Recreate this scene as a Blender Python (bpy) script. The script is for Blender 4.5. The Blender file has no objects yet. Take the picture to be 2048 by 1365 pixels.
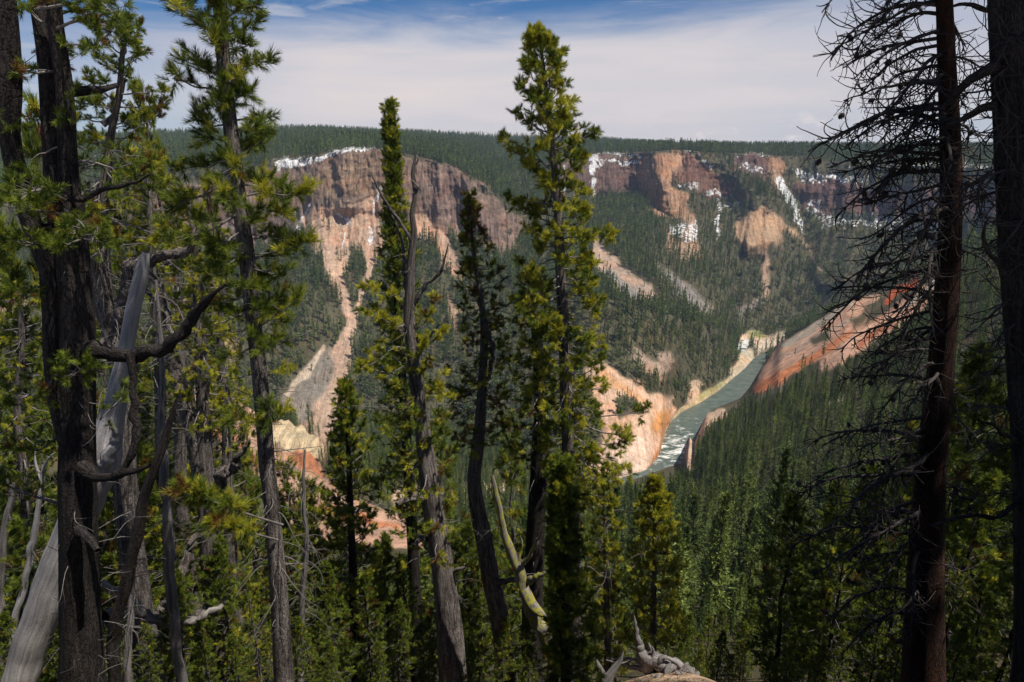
import bpy, math, random
import numpy as np
from mathutils import Vector

R = math.radians
scene = bpy.context.scene
COL = scene.collection

# ------------------------------------------------------------------ camera
PITCH = 16.5
LENS = 24.0
cam_d = bpy.data.cameras.new("camera")
cam = bpy.data.objects.new("camera", cam_d)
COL.objects.link(cam)
cam.location = (0, 0, 0)
cam.rotation_euler = (R(90 - PITCH), 0, 0)
cam_d.lens = LENS
cam_d.sensor_width = 36
cam_d.clip_start = 0.1
cam_d.clip_end = 60000
scene.camera = cam

# ------------------------------------------------------------------ light
SUN_AZ = 116.0      # degrees to the right of straight ahead
SUN_EL = 63.0
scene.view_settings.view_transform = 'Standard'
scene.view_settings.look = 'None'
scene.view_settings.exposure = 0.22
scene.view_settings.gamma = 1.0
scene.render.engine = 'CYCLES'
scene.cycles.use_denoising = True
scene.cycles.max_bounces = 6
scene.cycles.diffuse_bounces = 3
scene.cycles.transparent_max_bounces = 4
scene.cycles.volume_bounces = 0

sun_d = bpy.data.lights.new("sun", 'SUN')
sun_d.energy = 5.0
sun_d.angle = R(0.5)
sun_d.color = (1.0, 0.94, 0.85)
sun = bpy.data.objects.new("sun", sun_d)
COL.objects.link(sun)
_sd = Vector((math.sin(R(SUN_AZ)) * math.cos(R(SUN_EL)), math.cos(R(SUN_AZ)) * math.cos(R(SUN_EL)), math.sin(R(SUN_EL))))
sun.rotation_euler = _sd.to_track_quat('Z', 'Y').to_euler()


def nd(nt, kind, **kw):
    n = nt.nodes.new(kind)
    for k, v in kw.items():
        setattr(n, k, v)
    return n


def math_node(nt, op, a, b=None, clamp=False):
    n = nd(nt, 'ShaderNodeMath', operation=op)
    n.use_clamp = clamp
    for i, v in enumerate((a, b)):
        if v is None:
            continue
        if isinstance(v, (int, float)):
            n.inputs[i].default_value = v
        else:
            nt.links.new(v, n.inputs[i])
    return n.outputs[0]


def mix_col(nt, fac, a, b, mode='MIX'):
    n = nd(nt, 'ShaderNodeMix', data_type='RGBA', blend_type=mode)
    for i, v in ((0, fac), (6, a), (7, b)):
        if isinstance(v, (int, float)):
            n.inputs[i].default_value = v
        elif isinstance(v, tuple):
            n.inputs[i].default_value = (*v, 1)
        else:
            nt.links.new(v, n.inputs[i])
    return n.outputs[2]


def noise_node(nt, vec, scale, detail=4, rough=0.55, dist=0.0):
    n = nd(nt, 'ShaderNodeTexNoise')
    n.inputs['Scale'].default_value = scale
    n.inputs['Detail'].default_value = detail
    n.inputs['Roughness'].default_value = rough
    n.inputs['Distortion'].default_value = dist
    if vec is not None:
        nt.links.new(vec, n.inputs['Vector'])
    return n.outputs['Fac']


def map_range(nt, v, a, b, c=0.0, d=1.0, smooth=True):
    n = nd(nt, 'ShaderNodeMapRange', interpolation_type='SMOOTHSTEP' if smooth else 'LINEAR')
    nt.links.new(v, n.inputs[0])
    for i, x in ((1, a), (2, b), (3, c), (4, d)):
        n.inputs[i].default_value = x
    return n.outputs[0]


def scaled_vec(nt, vec, s):
    n = nd(nt, 'ShaderNodeVectorMath', operation='MULTIPLY')
    nt.links.new(vec, n.inputs[0])
    n.inputs[1].default_value = s
    return n.outputs[0]


world = bpy.data.worlds.new("World")
scene.world = world
world.use_nodes = True
wt = world.node_tree
wt.nodes.clear()
w_out = nd(wt, 'ShaderNodeOutputWorld')
w_bg = nd(wt, 'ShaderNodeBackground')
sky = nd(wt, 'ShaderNodeTexSky', sky_type='NISHITA')
sky.sun_disc = False
sky.sun_elevation = R(SUN_EL)
sky.sun_rotation = R(SUN_AZ)
sky.altitude = 2400
sky.air_density = 1.0
sky.dust_density = 0.4
sky.ozone_density = 2.5
SKY_STRENGTH = 0.075
w_bg.inputs['Strength'].default_value = SKY_STRENGTH
tc = nd(wt, 'ShaderNodeTexCoord')
sep = nd(wt, 'ShaderNodeSeparateXYZ')
wt.links.new(tc.outputs['Generated'], sep.inputs[0])
elev = sep.outputs[2]
# deeper blue high up in the clear part
blue = mix_col(wt, 1.0, sky.outputs[0], (0.36, 0.63, 0.88), 'MULTIPLY')
# a high thin veil of cirrus with a streaky upper edge
stretch = nd(wt, 'ShaderNodeMapping')
stretch.inputs['Scale'].default_value = (2.0, 2.0, 15.0)
stretch.inputs['Rotation'].default_value = (0, R(-5), 0)
wt.links.new(tc.outputs['Generated'], stretch.inputs[0])
n1 = noise_node(wt, stretch.outputs[0], 1.3, 8, 0.62, 0.6)
n2 = noise_node(wt, stretch.outputs[0], 3.4, 8, 0.6, 0.9)
edge = math_node(wt, 'ADD', elev, math_node(wt, 'MULTIPLY', math_node(wt, 'SUBTRACT', n1, 0.5), -0.10))
# the clear blue band sits higher on the right
edge = math_node(wt, 'SUBTRACT', edge, math_node(wt, 'MULTIPLY', sep.outputs[0], 0.030))
veil = map_range(wt, edge, 0.108, 0.180, 1.0, 0.0)
# thinner towards both sides
veil = math_node(wt, 'MULTIPLY', veil, map_range(wt, sep.outputs[0], -0.56, -0.22, 0.42, 1.0))
veil = math_node(wt, 'MULTIPLY', veil, map_range(wt, sep.outputs[0], 0.22, 0.60, 1.0, 0.72))
streak = map_range(wt, n2, 0.46, 0.74, 0.0, 0.62)
veil = math_node(wt, 'MAXIMUM', veil, streak)
veil = math_node(wt, 'MULTIPLY', veil, 0.93)
band = map_range(wt, noise_node(wt, stretch.outputs[0], 2.1, 5, 0.55, 0.4), 0.3, 0.7, 0.0, 1.0)
CS = 1.0 / SKY_STRENGTH
c_lo = tuple(c * CS for c in (0.72, 0.63, 0.60))
c_hi = tuple(c * CS for c in (0.53, 0.53, 0.575))
hi_f = math_node(wt, 'MULTIPLY', math_node(wt, 'ADD', band, map_range(wt, elev, 0.05, 0.15)), 0.5)
cl = mix_col(wt, hi_f, c_lo, c_hi)
base = mix_col(wt, veil, blue, cl)
# a few small cumulus puffs low over the far plateau
cm = nd(wt, 'ShaderNodeMapping')
cm.inputs['Scale'].default_value = (17, 17, 36)
wt.links.new(tc.outputs['Generated'], cm.inputs[0])
puff = noise_node(wt, cm.outputs[0], 1.0, 6, 0.6, 0.2)
pm = math_node(wt, 'MULTIPLY', map_range(wt, puff, 0.56, 0.66), map_range(wt, elev, 0.004, 0.045, 1.0, 0.0))
pm = math_node(wt, 'MULTIPLY', pm, map_range(wt, sep.outputs[0], 0.12, 0.25))
base = mix_col(wt, math_node(wt, 'MULTIPLY', pm, 0.7), base, tuple(c * CS for c in (0.93, 0.80, 0.73)))
wt.links.new(base, w_bg.inputs['Color'])
wt.links.new(w_bg.outputs[0], w_out.inputs['Surface'])

# ------------------------------------------------------------------ measuring helpers
F = LENS / 36.0 * 2048.0
CP, SP = math.cos(R(PITCH)), math.sin(R(PITCH))


def ray(px, py):
    u = (np.asarray(px, float) - 1024.0) / F
    v = (682.5 - np.asarray(py, float)) / F
    return u, CP + v * SP, -SP + v * CP


def at_depth(px, py, D):
    x, y, z = ray(px, py)
    return np.array([x / y * D, D, z / y * D])


def at_range(px, py, r):
    x, y, z = ray(px, py)
    h = math.hypot(x, y)
    return math.atan2(x, y), r, z / h * r


def at_height(px, py, zz):
    x, y, z = ray(px, py)
    h = math.hypot(x, y)
    return math.atan2(x, y), zz / z * h, zz


def to_pix(x, y, z):
    yc = y * CP - z * SP
    zc = y * SP + z * CP
    yc = np.maximum(yc, 1e-3)
    return 1024 + F * x / yc, 682.5 - F * zc / yc


def _hash(ix, iy, iz):
    h = (ix * 374761393 + iy * 668265263 + iz * 2147483647 + 1013904223) & 0xffffffff
    h = ((h ^ (h >> 13)) * 1274126177) & 0xffffffff
    h = h ^ (h >> 16)
    return (h & 0xffff) / 65535.0


def vnoise(x, y, z=0.0):
    x, y = np.asarray(x, float), np.asarray(y, float)
    z = np.broadcast_to(np.asarray(z, float), x.shape)
    ix, iy, iz = (np.floor(a).astype(np.int64) for a in (x, y, z))
    fx, fy, fz = x - ix, y - iy, z - iz
    fx, fy, fz = (f * f * (3 - 2 * f) for f in (fx, fy, fz))
    out = 0
    for dx in (0, 1):
        for dy in (0, 1):
            for dz in (0, 1):
                w = (fx if dx else 1 - fx) * (fy if dy else 1 - fy) * (fz if dz else 1 - fz)
                out = out + w * _hash(ix + dx, iy + dy, iz + dz)
    return out * 2 - 1


def fbm(x, y, z=0.0, oct=4, gain=0.5):
    s, a, t = 0, 1.0, 0
    for k in range(oct):
        s = s + a * vnoise(np.asarray(x) * 2 ** k + 17.3 * k, np.asarray(y) * 2 ** k - 9.1 * k, np.asarray(z) * 2 ** k + 3.7 * k)
        t += a
        a *= gain
    return s / t


def sstep(a, b, x):
    t = np.clip((x - a) / (b - a), 0, 1)
    return t * t * (3 - 2 * t)


def tag(o, label=None, cat=None, group=None, kind=None):
    for k, v in (('label', label), ('category', cat), ('group', group), ('kind', kind)):
        if v:
            o[k] = v
    return o


def mesh_obj(name, verts, faces, mats=(), parent=None, smooth=True, midx=None, attrs=None):
    """verts (n,3); faces: (m,k) int array or list of such arrays."""
    me = bpy.data.meshes.new(name)
    verts = np.asarray(verts, np.float32)
    fl = faces if isinstance(faces, list) else [faces]
    fl = [np.asarray(f, np.int32) for f in fl if len(f)]
    me.vertices.add(len(verts))
    me.vertices.foreach_set('co', verts.ravel())
    loops = np.concatenate([f.ravel() for f in fl])
    sizes = np.concatenate([np.full(len(f), f.shape[1], np.int32) for f in fl])
    starts = np.concatenate([[0], np.cumsum(sizes)[:-1]]).astype(np.int32)
    me.loops.add(len(loops))
    me.loops.foreach_set('vertex_index', loops)
    me.polygons.add(len(sizes))
    me.polygons.foreach_set('loop_start', starts)
    if midx is not None:
        me.polygons.foreach_set('material_index', np.asarray(midx, np.int32))
    me.update(calc_edges=True)
    if smooth:
        me.polygons.foreach_set('use_smooth', np.ones(len(sizes), bool))
    for k, arr in (attrs or {}).items():
        arr = np.asarray(arr, np.float32)
        if arr.ndim == 1:
            a = me.attributes.new(k, 'FLOAT', 'POINT')
            a.data.foreach_set('value', arr)
        else:
            a = me.attributes.new(k, 'FLOAT_COLOR', 'POINT')
            a.data.foreach_set('color', np.concatenate([arr, np.ones((len(arr), 1), np.float32)], 1).ravel())
    for m in (mats if isinstance(mats, (list, tuple)) else [mats]):
        me.materials.append(m)
    o = bpy.data.objects.new(name, me)
    COL.objects.link(o)
    if parent is not None:
        o.parent = parent
    return o


# ------------------------------------------------------------------ the canyon's shape
Z_RIVER = -249.5
TH = np.concatenate([np.linspace(R(-64), R(-40), 60, endpoint=False), np.linspace(R(-40), R(40), 900, endpoint=False), np.linspace(R(40), R(64), 60)])


def curve(pts, sm=0):
    q = []
    for p in pts:
        a = at_height(p[0], p[1], p[3]) if len(p) == 4 else at_range(*p)
        q.append(a)
    q.sort()
    q = np.array(q)
    rr, zz = np.interp(TH, q[:, 0], q[:, 1]), np.interp(TH, q[:, 0], q[:, 2])
    if sm:
        k = np.ones(sm) / sm
        pad = lambda a: np.convolve(np.pad(a, sm, 'edge'), k, 'same')[sm:-sm]
        rr, zz = pad(rr), pad(zz)
    return [rr, zz]


ZB = -249.0
B = ('z', ZB)


def hz(x, y, z=ZB):
    return (x, y, None, z)


yc = np.cos(TH)
c0 = [np.full_like(TH, 0.6), np.full_like(TH, -1.65)]
c1 = [3.0 / yc, np.full_like(TH, -2.95)]
c1b = [12.0 / yc, np.full_like(TH, -11.5)]
c2 = [30.0 / yc, np.full_like(TH, -27.8)]
c3 = [85.0 / yc, -69.0 + 14.0 * sstep(0.3, 0.8, TH)]
c4 = curve([(-300, 1180, 200), (0, 1160, 200), (600, 1085, 190), (1000, 1085, 210), (1300, 1075, 205), (1600, 1010, 195), (2048, 900, 180), (2400, 800, 170)], 25)
c5 = curve([(-300, 800, 300), (0, 800, 300), (300, 785, 300), (420, 775, 295), (500, 815, 285), (545, 850, 275), (600, 862, 268), (640, 885, 262), (660, 940, 262),
            (720, 960, 265), (760, 968, 272), (840, 975, 290), (900, 985, 300), (1000, 982, 330), (1085, 985, 375), (1180, 985, 430), hz(1235, 972), hz(1300, 948),
            hz(1365, 926), hz(1383, 906), hz(1386, 851), hz(1412, 826), hz(1450, 809), hz(1481, 797), hz(1501, 773), hz(1516, 747), hz(1531, 722), hz(1545, 704),
            (1565, 684, 800), (1600, 662, 790), (1650, 630, 765), (1700, 598, 735), (1760, 580, 700), (1820, 555, 660), (1900, 515, 610), (1990, 478, 560), (2100, 430, 520), (2400, 330, 460)], 5)
c6 = curve([hz(-300, 865), hz(0, 865), hz(300, 862), hz(640, 860), hz(900, 865), hz(1050, 890), hz(1150, 950), hz(1235, 957), hz(1295, 938), hz(1322, 905), hz(1328, 868),
            hz(1342, 842), hz(1365, 822), hz(1400, 805), hz(1440, 780), hz(1462, 760), hz(1478, 746), hz(1492, 734), hz(1510, 713), hz(1530, 704), hz(1545, 698),
            hz(1570, 672), hz(1600, 658), hz(1700, 640), hz(1820, 640), hz(2048, 640), hz(2400, 640)], 5)
c7 = curve([(-300, 630, 730), (0, 630, 725), (300, 625, 720), (640, 612, 715), (800, 612, 715), (900, 615, 705), (1000, 605, 690), (1100, 595, 660), (1180, 592, 640), (1240, 603, 640), (1300, 622, 655),
            (1350, 632, 690), (1400, 645, 740), (1440, 660, 780), hz(1464, 672, -246), hz(1480, 668, -247), hz(1500, 664, -247), hz(1540, 656, -247), hz(1600, 648, -247),
            (1700, 625, 975), (1820, 620, 980), (2048, 620, 980), (2400, 620, 980)], 9)
t8 = np.interp(TH, [at_range(x, 620, 1)[0] for x in (1080, 1200, 1440, 1480)], [0.0, 1.0, 1.0, 0.0])
c9 = curve([(-300, 510, 900), (0, 510, 900), (300, 500, 895), (480, 490, 880), (560, 468, 870), (640, 432, 850), (720, 425, 848), (800, 435, 846), (870, 442, 844), (950, 468, 848),
            (1030, 485, 880), (1100, 450, 1000), (1180, 400, 1120), (1240, 390, 1170), (1290, 395, 1150), (1340, 432, 1085), (1390, 425, 1110), (1450, 400, 1180), (1500, 415, 1130), (1560, 430, 1130),
            (1600, 395, 1220), (1660, 425, 1200), (1720, 440, 1180), (1800, 430, 1170), (1900, 440, 1140), (2048, 450, 1100), (2400, 450, 1050)], 7)
c8 = [c7[0] + 50 * t8 + (c9[0] - c7[0]) * 0.33 * (1 - t8), c7[1] - 13 * t8 + (c9[1] - c7[1]) * 0.31 * (1 - t8)]
c10 = curve([(-300, 375, 955), (0, 370, 950), (300, 352, 940), (480, 336, 925), (545, 326, 915), (600, 318, 905), (640, 310, 895), (700, 299, 888), (780, 299, 884), (850, 318, 880), (900, 332, 876),
             (950, 358, 876), (1000, 395, 885), (1040, 440, 915), (1070, 420, 960), (1110, 365, 1070), (1180, 322, 1165), (1230, 310, 1205), (1290, 305, 1190), (1340, 300, 1165), (1400, 303, 1190), (1450, 308, 1220),
             (1500, 311, 1225), (1555, 312, 1215), (1600, 312, 1260), (1660, 326, 1245), (1720, 330, 1225), (1800, 330, 1210), (1900, 334, 1185), (2048, 340, 1150), (2400, 345, 1100)], 5)
c11 = curve([(-300, 330, 1150), (0, 322, 1150), (300, 310, 1120), (480, 300, 1110), (640, 290, 1090), (780, 290, 1080), (860, 300, 1080), (930, 320, 1070), (1000, 345, 1060), (1050, 350, 1090), (1100, 325, 1180), (1180, 305, 1280), (1290, 303, 1300),
             (1450, 304, 1340), (1600, 305, 1380), (2048, 315, 1300), (2400, 320, 1280)], 9)
c12 = curve([(-300, 285, 1950), (0, 280, 1950), (300, 274, 1900), (480, 268, 1850), (550, 264, 1830), (640, 264, 1820), (700, 268, 1800), (850, 274, 1800), (1000, 279, 1850), (1130, 283, 1900),
             (1200, 286, 1950), (1300, 294, 1950), (1350, 299, 1950), (1450, 301, 2000), (1600, 300, 2050), (2048, 300, 2100), (2400, 300, 2100)], 9)
c13 = [np.full_like(TH, 3200.0), c12[1] - 40]
c14 = [np.full_like(TH, 4200.0), c12[1] - 70]
CURVES = [c0, c1, c1b, c2, c3, c4, c5, c6, c7, c8, c9, c10, c11, c12, c13, c14]
ROWS = [4, 22, 26, 26, 50, 70, 36, 90, 16, 64, 120, 34, 50, 8, 6]
for k in range(1, len(CURVES)):
    CURVES[k][0] = np.maximum(CURVES[k][0], CURVES[k - 1][0] + 1.5)

CR = np.array([c[0] for c in CURVES])
CZ = np.array([c[1] for c in CURVES])


def ground_z(x, y):
    """height of the sheet (without its roughness) under a point"""
    t, r = math.atan2(x, y), math.hypot(x, y)
    rr = [np.interp(t, TH, CR[k]) for k in range(len(CR))]
    zz = [np.interp(t, TH, CZ[k]) for k in range(len(CR))]
    return float(np.interp(r, rr, zz))


rs, zs, seg = [], [], []
for k, n in enumerate(ROWS):
    t = np.linspace(0, 1, n, endpoint=False)[:, None]
    r0, r1, z0, z1 = CR[k], CR[k + 1], CZ[k], CZ[k + 1]
    rr = r0 + (r1 - r0) * t
    tz = t
    if k == 10:                      # cliffs: steep lower half, benches near the top
        tz = t ** 0.85
    if k == 9:                       # talus, slightly hollow
        tz = t ** 1.15
    zz = z0 + (z1 - z0) * tz
    if k == 6:                       # the river bed dips between its banks
        wet = (sstep(-0.2, 0.0, -(TH - at_range(1546, 700, 1)[0]) * 60) )
        zz = zz - (np.sin(np.pi * t) ** 0.5 * 3.5) * wet
    rs.append(rr)
    zs.append(zz)
    seg.append(np.full((n, len(TH)), k) + t)
rs.append(CR[-1][None])
zs.append(CZ[-1][None])
seg.append(np.full((1, len(TH)), len(ROWS)))
RR, ZZ, SEG = np.concatenate(rs), np.concatenate(zs), np.concatenate(seg)
TT = np.broadcast_to(TH, RR.shape).copy()
X0, Y0 = RR * np.sin(TT), RR * np.cos(TT)
PX, PY = to_pix(X0, Y0, ZZ)          # only used to place the patches of rock, scree, snow and forest

# roughness of the land
ARC = TT * 1000.0
far = sstep(8.5, 10.1, SEG) * (1 - sstep(11.0, 11.5, SEG))        # cliff band
mid = sstep(7.0, 8.0, SEG) * (1 - sstep(11.2, 12.0, SEG))
water_zone = sstep(5.55, 6.0, SEG) * (1 - sstep(7.0, 7.35, SEG))
n_gen = fbm(X0 / 70, Y0 / 70, 0, 5)
amp = np.clip((RR - 25) / 250, 0, 1) * 3.2 * (1 - 0.93 * water_zone) * (1 - sstep(12, 13, SEG))
dz = n_gen * amp
dz += fbm(X0 / 2.2, Y0 / 2.2, 0, 4) * 0.22 * (1 - sstep(25, 60, RR))
ridge = lambda a: 1 - np.abs(a)
fl = (ridge(fbm((ARC + 7 * fbm(ARC / 30, ZZ / 40, 1.1, 3)) / 44, ZZ / 240, 5.1, 3)) - 0.6) * 30 + (ridge(fbm((ARC + 3 * fbm(ARC / 9, ZZ / 12, 1.9, 3)) / 14, ZZ / 90, 9.3, 3)) - 0.6) * 17 + (ridge(fbm(ARC / 5.5, ZZ / 30, 6.3, 2)) - 0.6) * 7 + fbm(ARC / 3.5, ZZ / 9, 2.2, 3) * 3.5
ledge = fbm(ARC / 40, ZZ / 9, 7.7, 3) * 2.2
gully = (ridge(fbm(ARC / 50, ZZ / 300, 1.7, 3)) - 0.65) * 16
push = far * (fl + ledge) + mid * (1 - far) * gully * (1 - sstep(1060, 1180, PX) * (1 - sstep(1460, 1500, PX)) * (1 - sstep(8, 9, SEG)))

# ------------------------------------------------------------------ patches (rock, scree, snow ...)
WX = fbm(PX / 26, PY / 26, 0, 4) * 16
WY = fbm(PX / 26 + 40, PY / 26, 3.3, 4) * 16
WPX, WPY = PX + WX, PY + WY
FARSIDE = SEG > 6.0


def poly(pts, feather=8.0, warp=1.0, side=FARSIDE):
    p = np.array(pts, float)
    qx, qy = PX + WX * warp, PY + WY * warp
    out = np.zeros(PX.shape)
    m = side & (qx > p[:, 0].min() - 30) & (qx < p[:, 0].max() + 30) & (qy > p[:, 1].min() - 30) & (qy < p[:, 1].max() + 30)
    x, y = qx[m], qy[m]
    inside = np.zeros(x.shape, bool)
    d2 = np.full(x.shape, 1e9)
    for i in range(len(p)):
        a, b = p[i - 1], p[i]
        ab = b - a
        t = np.clip(((x - a[0]) * ab[0] + (y - a[1]) * ab[1]) / (ab @ ab + 1e-9), 0, 1)
        d2 = np.minimum(d2, (x - a[0] - t * ab[0]) ** 2 + (y - a[1] - t * ab[1]) ** 2)
        c = ((a[1] > y) != (b[1] > y)) & (x < (b[0] - a[0]) * (y - a[1]) / (b[1] - a[1] + 1e-12) + a[0])
        inside ^= c
    sd = np.where(inside, 1, -1) * np.sqrt(d2)
    out[m] = sstep(-feather / 2, feather / 2, sd)
    return out


def line(pts, feather=6.0, warp=0.5, side=FARSIDE):
    """pts: (x, y, width)"""
    p = np.array(pts, float)
    qx, qy = PX + WX * warp, PY + WY * warp
    out = np.zeros(PX.shape)
    W = p[:, 2].max() + 20
    m = side & (qx > p[:, 0].min() - W) & (qx < p[:, 0].max() + W) & (qy > p[:, 1].min() - W) & (qy < p[:, 1].max() + W)
    x, y = qx[m], qy[m]
    sd = np.full(x.shape, -1e9)
    for a, b in zip(p[:-1], p[1:]):
        ab = b[:2] - a[:2]
        t = np.clip(((x - a[0]) * ab[0] + (y - a[1]) * ab[1]) / (ab @ ab + 1e-9), 0, 1)
        d = np.hypot(x - a[0] - t * ab[0], y - a[1] - t * ab[1])
        sd = np.maximum(sd, (a[2] + (b[2] - a[2]) * t) / 2 - d)
    out[m] = sstep(-feather / 2, feather / 2, sd)
    return out


NEAR = SEG <= 6.02
ANY = SEG > 3.0
col = np.empty(PX.shape + (3,))
col[:] = (0.085, 0.078, 0.045)
bare = np.zeros(PX.shape)        # 1 = no trees
rock = np.zeros(PX.shape)
snow = np.zeros(PX.shape)


def paint(m, c, clear=1.0, rk=0.0):
    global bare, rock, col
    col = col + (np.array(c) - col) * m[..., None]
    bare = np.maximum(bare * (1 - m * (clear < 0)), m * abs(clear)) if clear >= 0 else bare * (1 - m * -clear)
    rock = rock * (1 - m) + m * rk


# --- the far wall, left promontory
paint(poly([(250, 400), (480, 345), (545, 330), (640, 313), (700, 302), (790, 302), (860, 322), (905, 338), (955, 365), (1010, 415), (1050, 455), (1040, 500), (1000, 500), (940, 480), (880, 470),
            (800, 440), (740, 440), (640, 440), (560, 475), (480, 505), (250, 520)], 10), (0.205, 0.145, 0.11), 0.93, 1)
paint(poly([(480, 440), (600, 415), (640, 400), (640, 430), (580, 470), (480, 500), (360, 520), (360, 470)], 14), (0.19, 0.145, 0.125), 0.9, 1)
paint(poly([(640, 330), (700, 310), (770, 330), (780, 390), (740, 400), (700, 380), (650, 390)], 20), (0.25, 0.17, 0.115), 0.9, 1)
paint(poly([(860, 340), (930, 360), (1000, 440), (1000, 480), (930, 460), (880, 430), (850, 400)], 30), (0.225, 0.155, 0.125), 0.88, 1)
paint(poly([(600, 440), (640, 405), (760, 395), (765, 500), (740, 520), (715, 495), (690, 500), (672, 520), (650, 525), (625, 480)], 16), (0.42, 0.29, 0.205), 0.86, 0.5)
paint(line([(625, 420, 14), (650, 490, 34), (668, 545, 30), (688, 590, 20), (703, 640, 16)], 8), (0.46, 0.32, 0.23), 1, 0)
paint(line([(690, 440, 26), (690, 500, 22), (680, 560, 18)], 8), (0.44, 0.31, 0.22), 0.95, 0)
paint(line([(742, 400, 18), (745, 480, 26), (735, 550, 18), (725, 590, 13), (708, 640, 9)], 7), (0.45, 0.31, 0.225), 1, 0)
paint(line([(703, 635, 18), (688, 690, 34), (672, 760, 52), (650, 830, 80), (630, 890, 90)], 9), (0.46, 0.325, 0.235), 0.985, 0)
paint(poly([(555, 800), (600, 745), (650, 700), (668, 690), (668, 740), (640, 800), (610, 850), (560, 850)], 12), (0.235, 0.205, 0.165), 0.95, 0)
paint(line([(570, 790, 10), (610, 745, 16), (650, 695, 8)], 6), (0.50, 0.40, 0.30), 1, 0)
paint(poly([(830, 415), (865, 440), (905, 500), (930, 548), (905, 540), (865, 490), (830, 465)], 10), (0.42, 0.29, 0.21), 0.95, 0)
paint(line([(845, 430, 14), (890, 520, 12), (960, 600, 8)], 8), (0.42, 0.27, 0.18), 0.9, 0)
paint(poly([(900, 590), (925, 620), (915, 650), (893, 630)], 10), (0.40, 0.27, 0.18), 0.8, 0)
paint(poly([(350, 570), (372, 600), (372, 650), (352, 640)], 10), (0.44, 0.30, 0.2), 0.9, 0)
paint(poly([(445, 660), (480, 690), (470, 740), (440, 720)], 10), (0.44, 0.30, 0.2), 0.8, 0)
paint(poly([(-60, 560), (40, 560), (60, 640), (-60, 650)], 12), (0.38, 0.26, 0.19), 0.9, 0)
# --- back wall
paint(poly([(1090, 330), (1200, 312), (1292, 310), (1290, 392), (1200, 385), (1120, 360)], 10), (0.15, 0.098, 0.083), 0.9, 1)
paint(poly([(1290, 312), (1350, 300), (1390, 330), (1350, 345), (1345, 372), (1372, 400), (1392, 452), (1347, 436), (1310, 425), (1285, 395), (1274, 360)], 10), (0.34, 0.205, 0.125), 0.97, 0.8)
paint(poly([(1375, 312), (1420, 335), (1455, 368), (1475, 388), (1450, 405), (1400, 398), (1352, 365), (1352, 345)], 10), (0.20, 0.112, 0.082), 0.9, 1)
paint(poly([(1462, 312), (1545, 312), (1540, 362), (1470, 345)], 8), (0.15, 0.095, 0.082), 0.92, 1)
paint(poly([(1532, 312), (1562, 310), (1572, 350), (1560, 385), (1542, 360)], 8), (0.32, 0.205, 0.13), 0.92, 0.8)
paint(poly([(1470, 450), (1500, 412), (1530, 405), (1558, 430), (1592, 462), (1560, 460), (1560, 492), (1540, 480), (1530, 515), (1521, 488), (1506, 490), (1498, 515), (1482, 488)], 8), (0.41, 0.27, 0.165), 0.97, 0.3)
paint(line([(1524, 495, 16), (1532, 545, 15), (1528, 600, 10)], 8), (0.38, 0.26, 0.18), 0.75, 0)
paint(line([(1560, 440, 12), (1590, 470, 8)], 6), (0.40, 0.27, 0.17), 0.8, 0)
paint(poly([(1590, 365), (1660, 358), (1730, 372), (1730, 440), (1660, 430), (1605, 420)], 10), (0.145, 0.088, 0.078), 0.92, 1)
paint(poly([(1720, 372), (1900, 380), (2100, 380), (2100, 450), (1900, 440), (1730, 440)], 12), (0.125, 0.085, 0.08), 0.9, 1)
for pl in ([(1330, 450), (1352, 460), (1358, 505), (1340, 510)], [(1352, 478), (1395, 470), (1402, 515), (1375, 525)], [(1360, 430), (1385, 440), (1385, 480), (1368, 470)]):
    paint(poly(pl, 10), (0.34, 0.23, 0.155), 0.62, 0)
paint(poly([(1180, 470), (1215, 498), (1262, 543), (1300, 572), (1325, 606), (1265, 602), (1230, 585), (1205, 560), (1180, 520)], 8), (0.36, 0.275, 0.21), 0.965, 0)
paint(line([(1215, 545, 16), (1270, 590, 22)], 10), (0.25, 0.23, 0.205), 0.97, 0)
paint(line([(1320, 535, 12), (1380, 590, 26), (1430, 625, 14)], 12), (0.24, 0.215, 0.19), 0.75, 0)
paint(line([(1475, 625, 14), (1520, 600, 20)], 10), (0.2, 0.18, 0.16), 0.5, 0)
paint(line([(1600, 470, 5), (1640, 540, 5)], 6), (0.26, 0.2, 0.14), 0.6, 0)
# --- left bank slopes
paint(poly([(1165, 725), (1200, 725), (1235, 740), (1290, 768), (1352, 800), (1352, 826), (1336, 846), (1327, 900), (1310, 940), (1230, 970), (1205, 900), (1195, 830)], 10, 1.3), (0.60, 0.40, 0.275), 1, 0.15)
paint(poly([(1230, 870), (1300, 860), (1318, 900), (1300, 940), (1230, 960), (1150, 960)], 30), (0.66, 0.49, 0.375), 1, 0.15)
paint(poly([(1308, 825), (1340, 815), (1338, 850), (1318, 868), (1305, 850)], 14), (0.56, 0.27, 0.095), 1, 0.1)
paint(line([(1330, 845, 6), (1322, 900, 8), (1300, 938, 8)], 7), (0.48, 0.22, 0.08), 1, 0)
paint(line([(1200, 740, 14), (1270, 790, 14), (1310, 815, 8)], 10), (0.58, 0.33, 0.17), 1, 0)
paint(poly([(1225, 800), (1265, 790), (1275, 820), (1240, 838)], 10), (0.09, 0.08, 0.05), -0.9, 0)
for pl in ([(1265, 690), (1300, 720), (1320, 735), (1338, 752), (1325, 762), (1290, 745), (1262, 720)], [(1310, 705), (1335, 708), (1350, 730), (1335, 745), (1316, 728)]):
    paint(poly(pl, 8), (0.37, 0.28, 0.215), 0.85, 0)
paint(poly([(1375, 760), (1398, 758), (1412, 775), (1400, 800), (1372, 805)], 8), (0.45, 0.34, 0.24), 0.8, 0)
paint(line([(1345, 838, 7), (1368, 818, 10), (1402, 800, 12), (1440, 776, 9), (1463, 756, 8)], 5, 0.3), (0.42, 0.36, 0.22), 1, 0)
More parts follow.
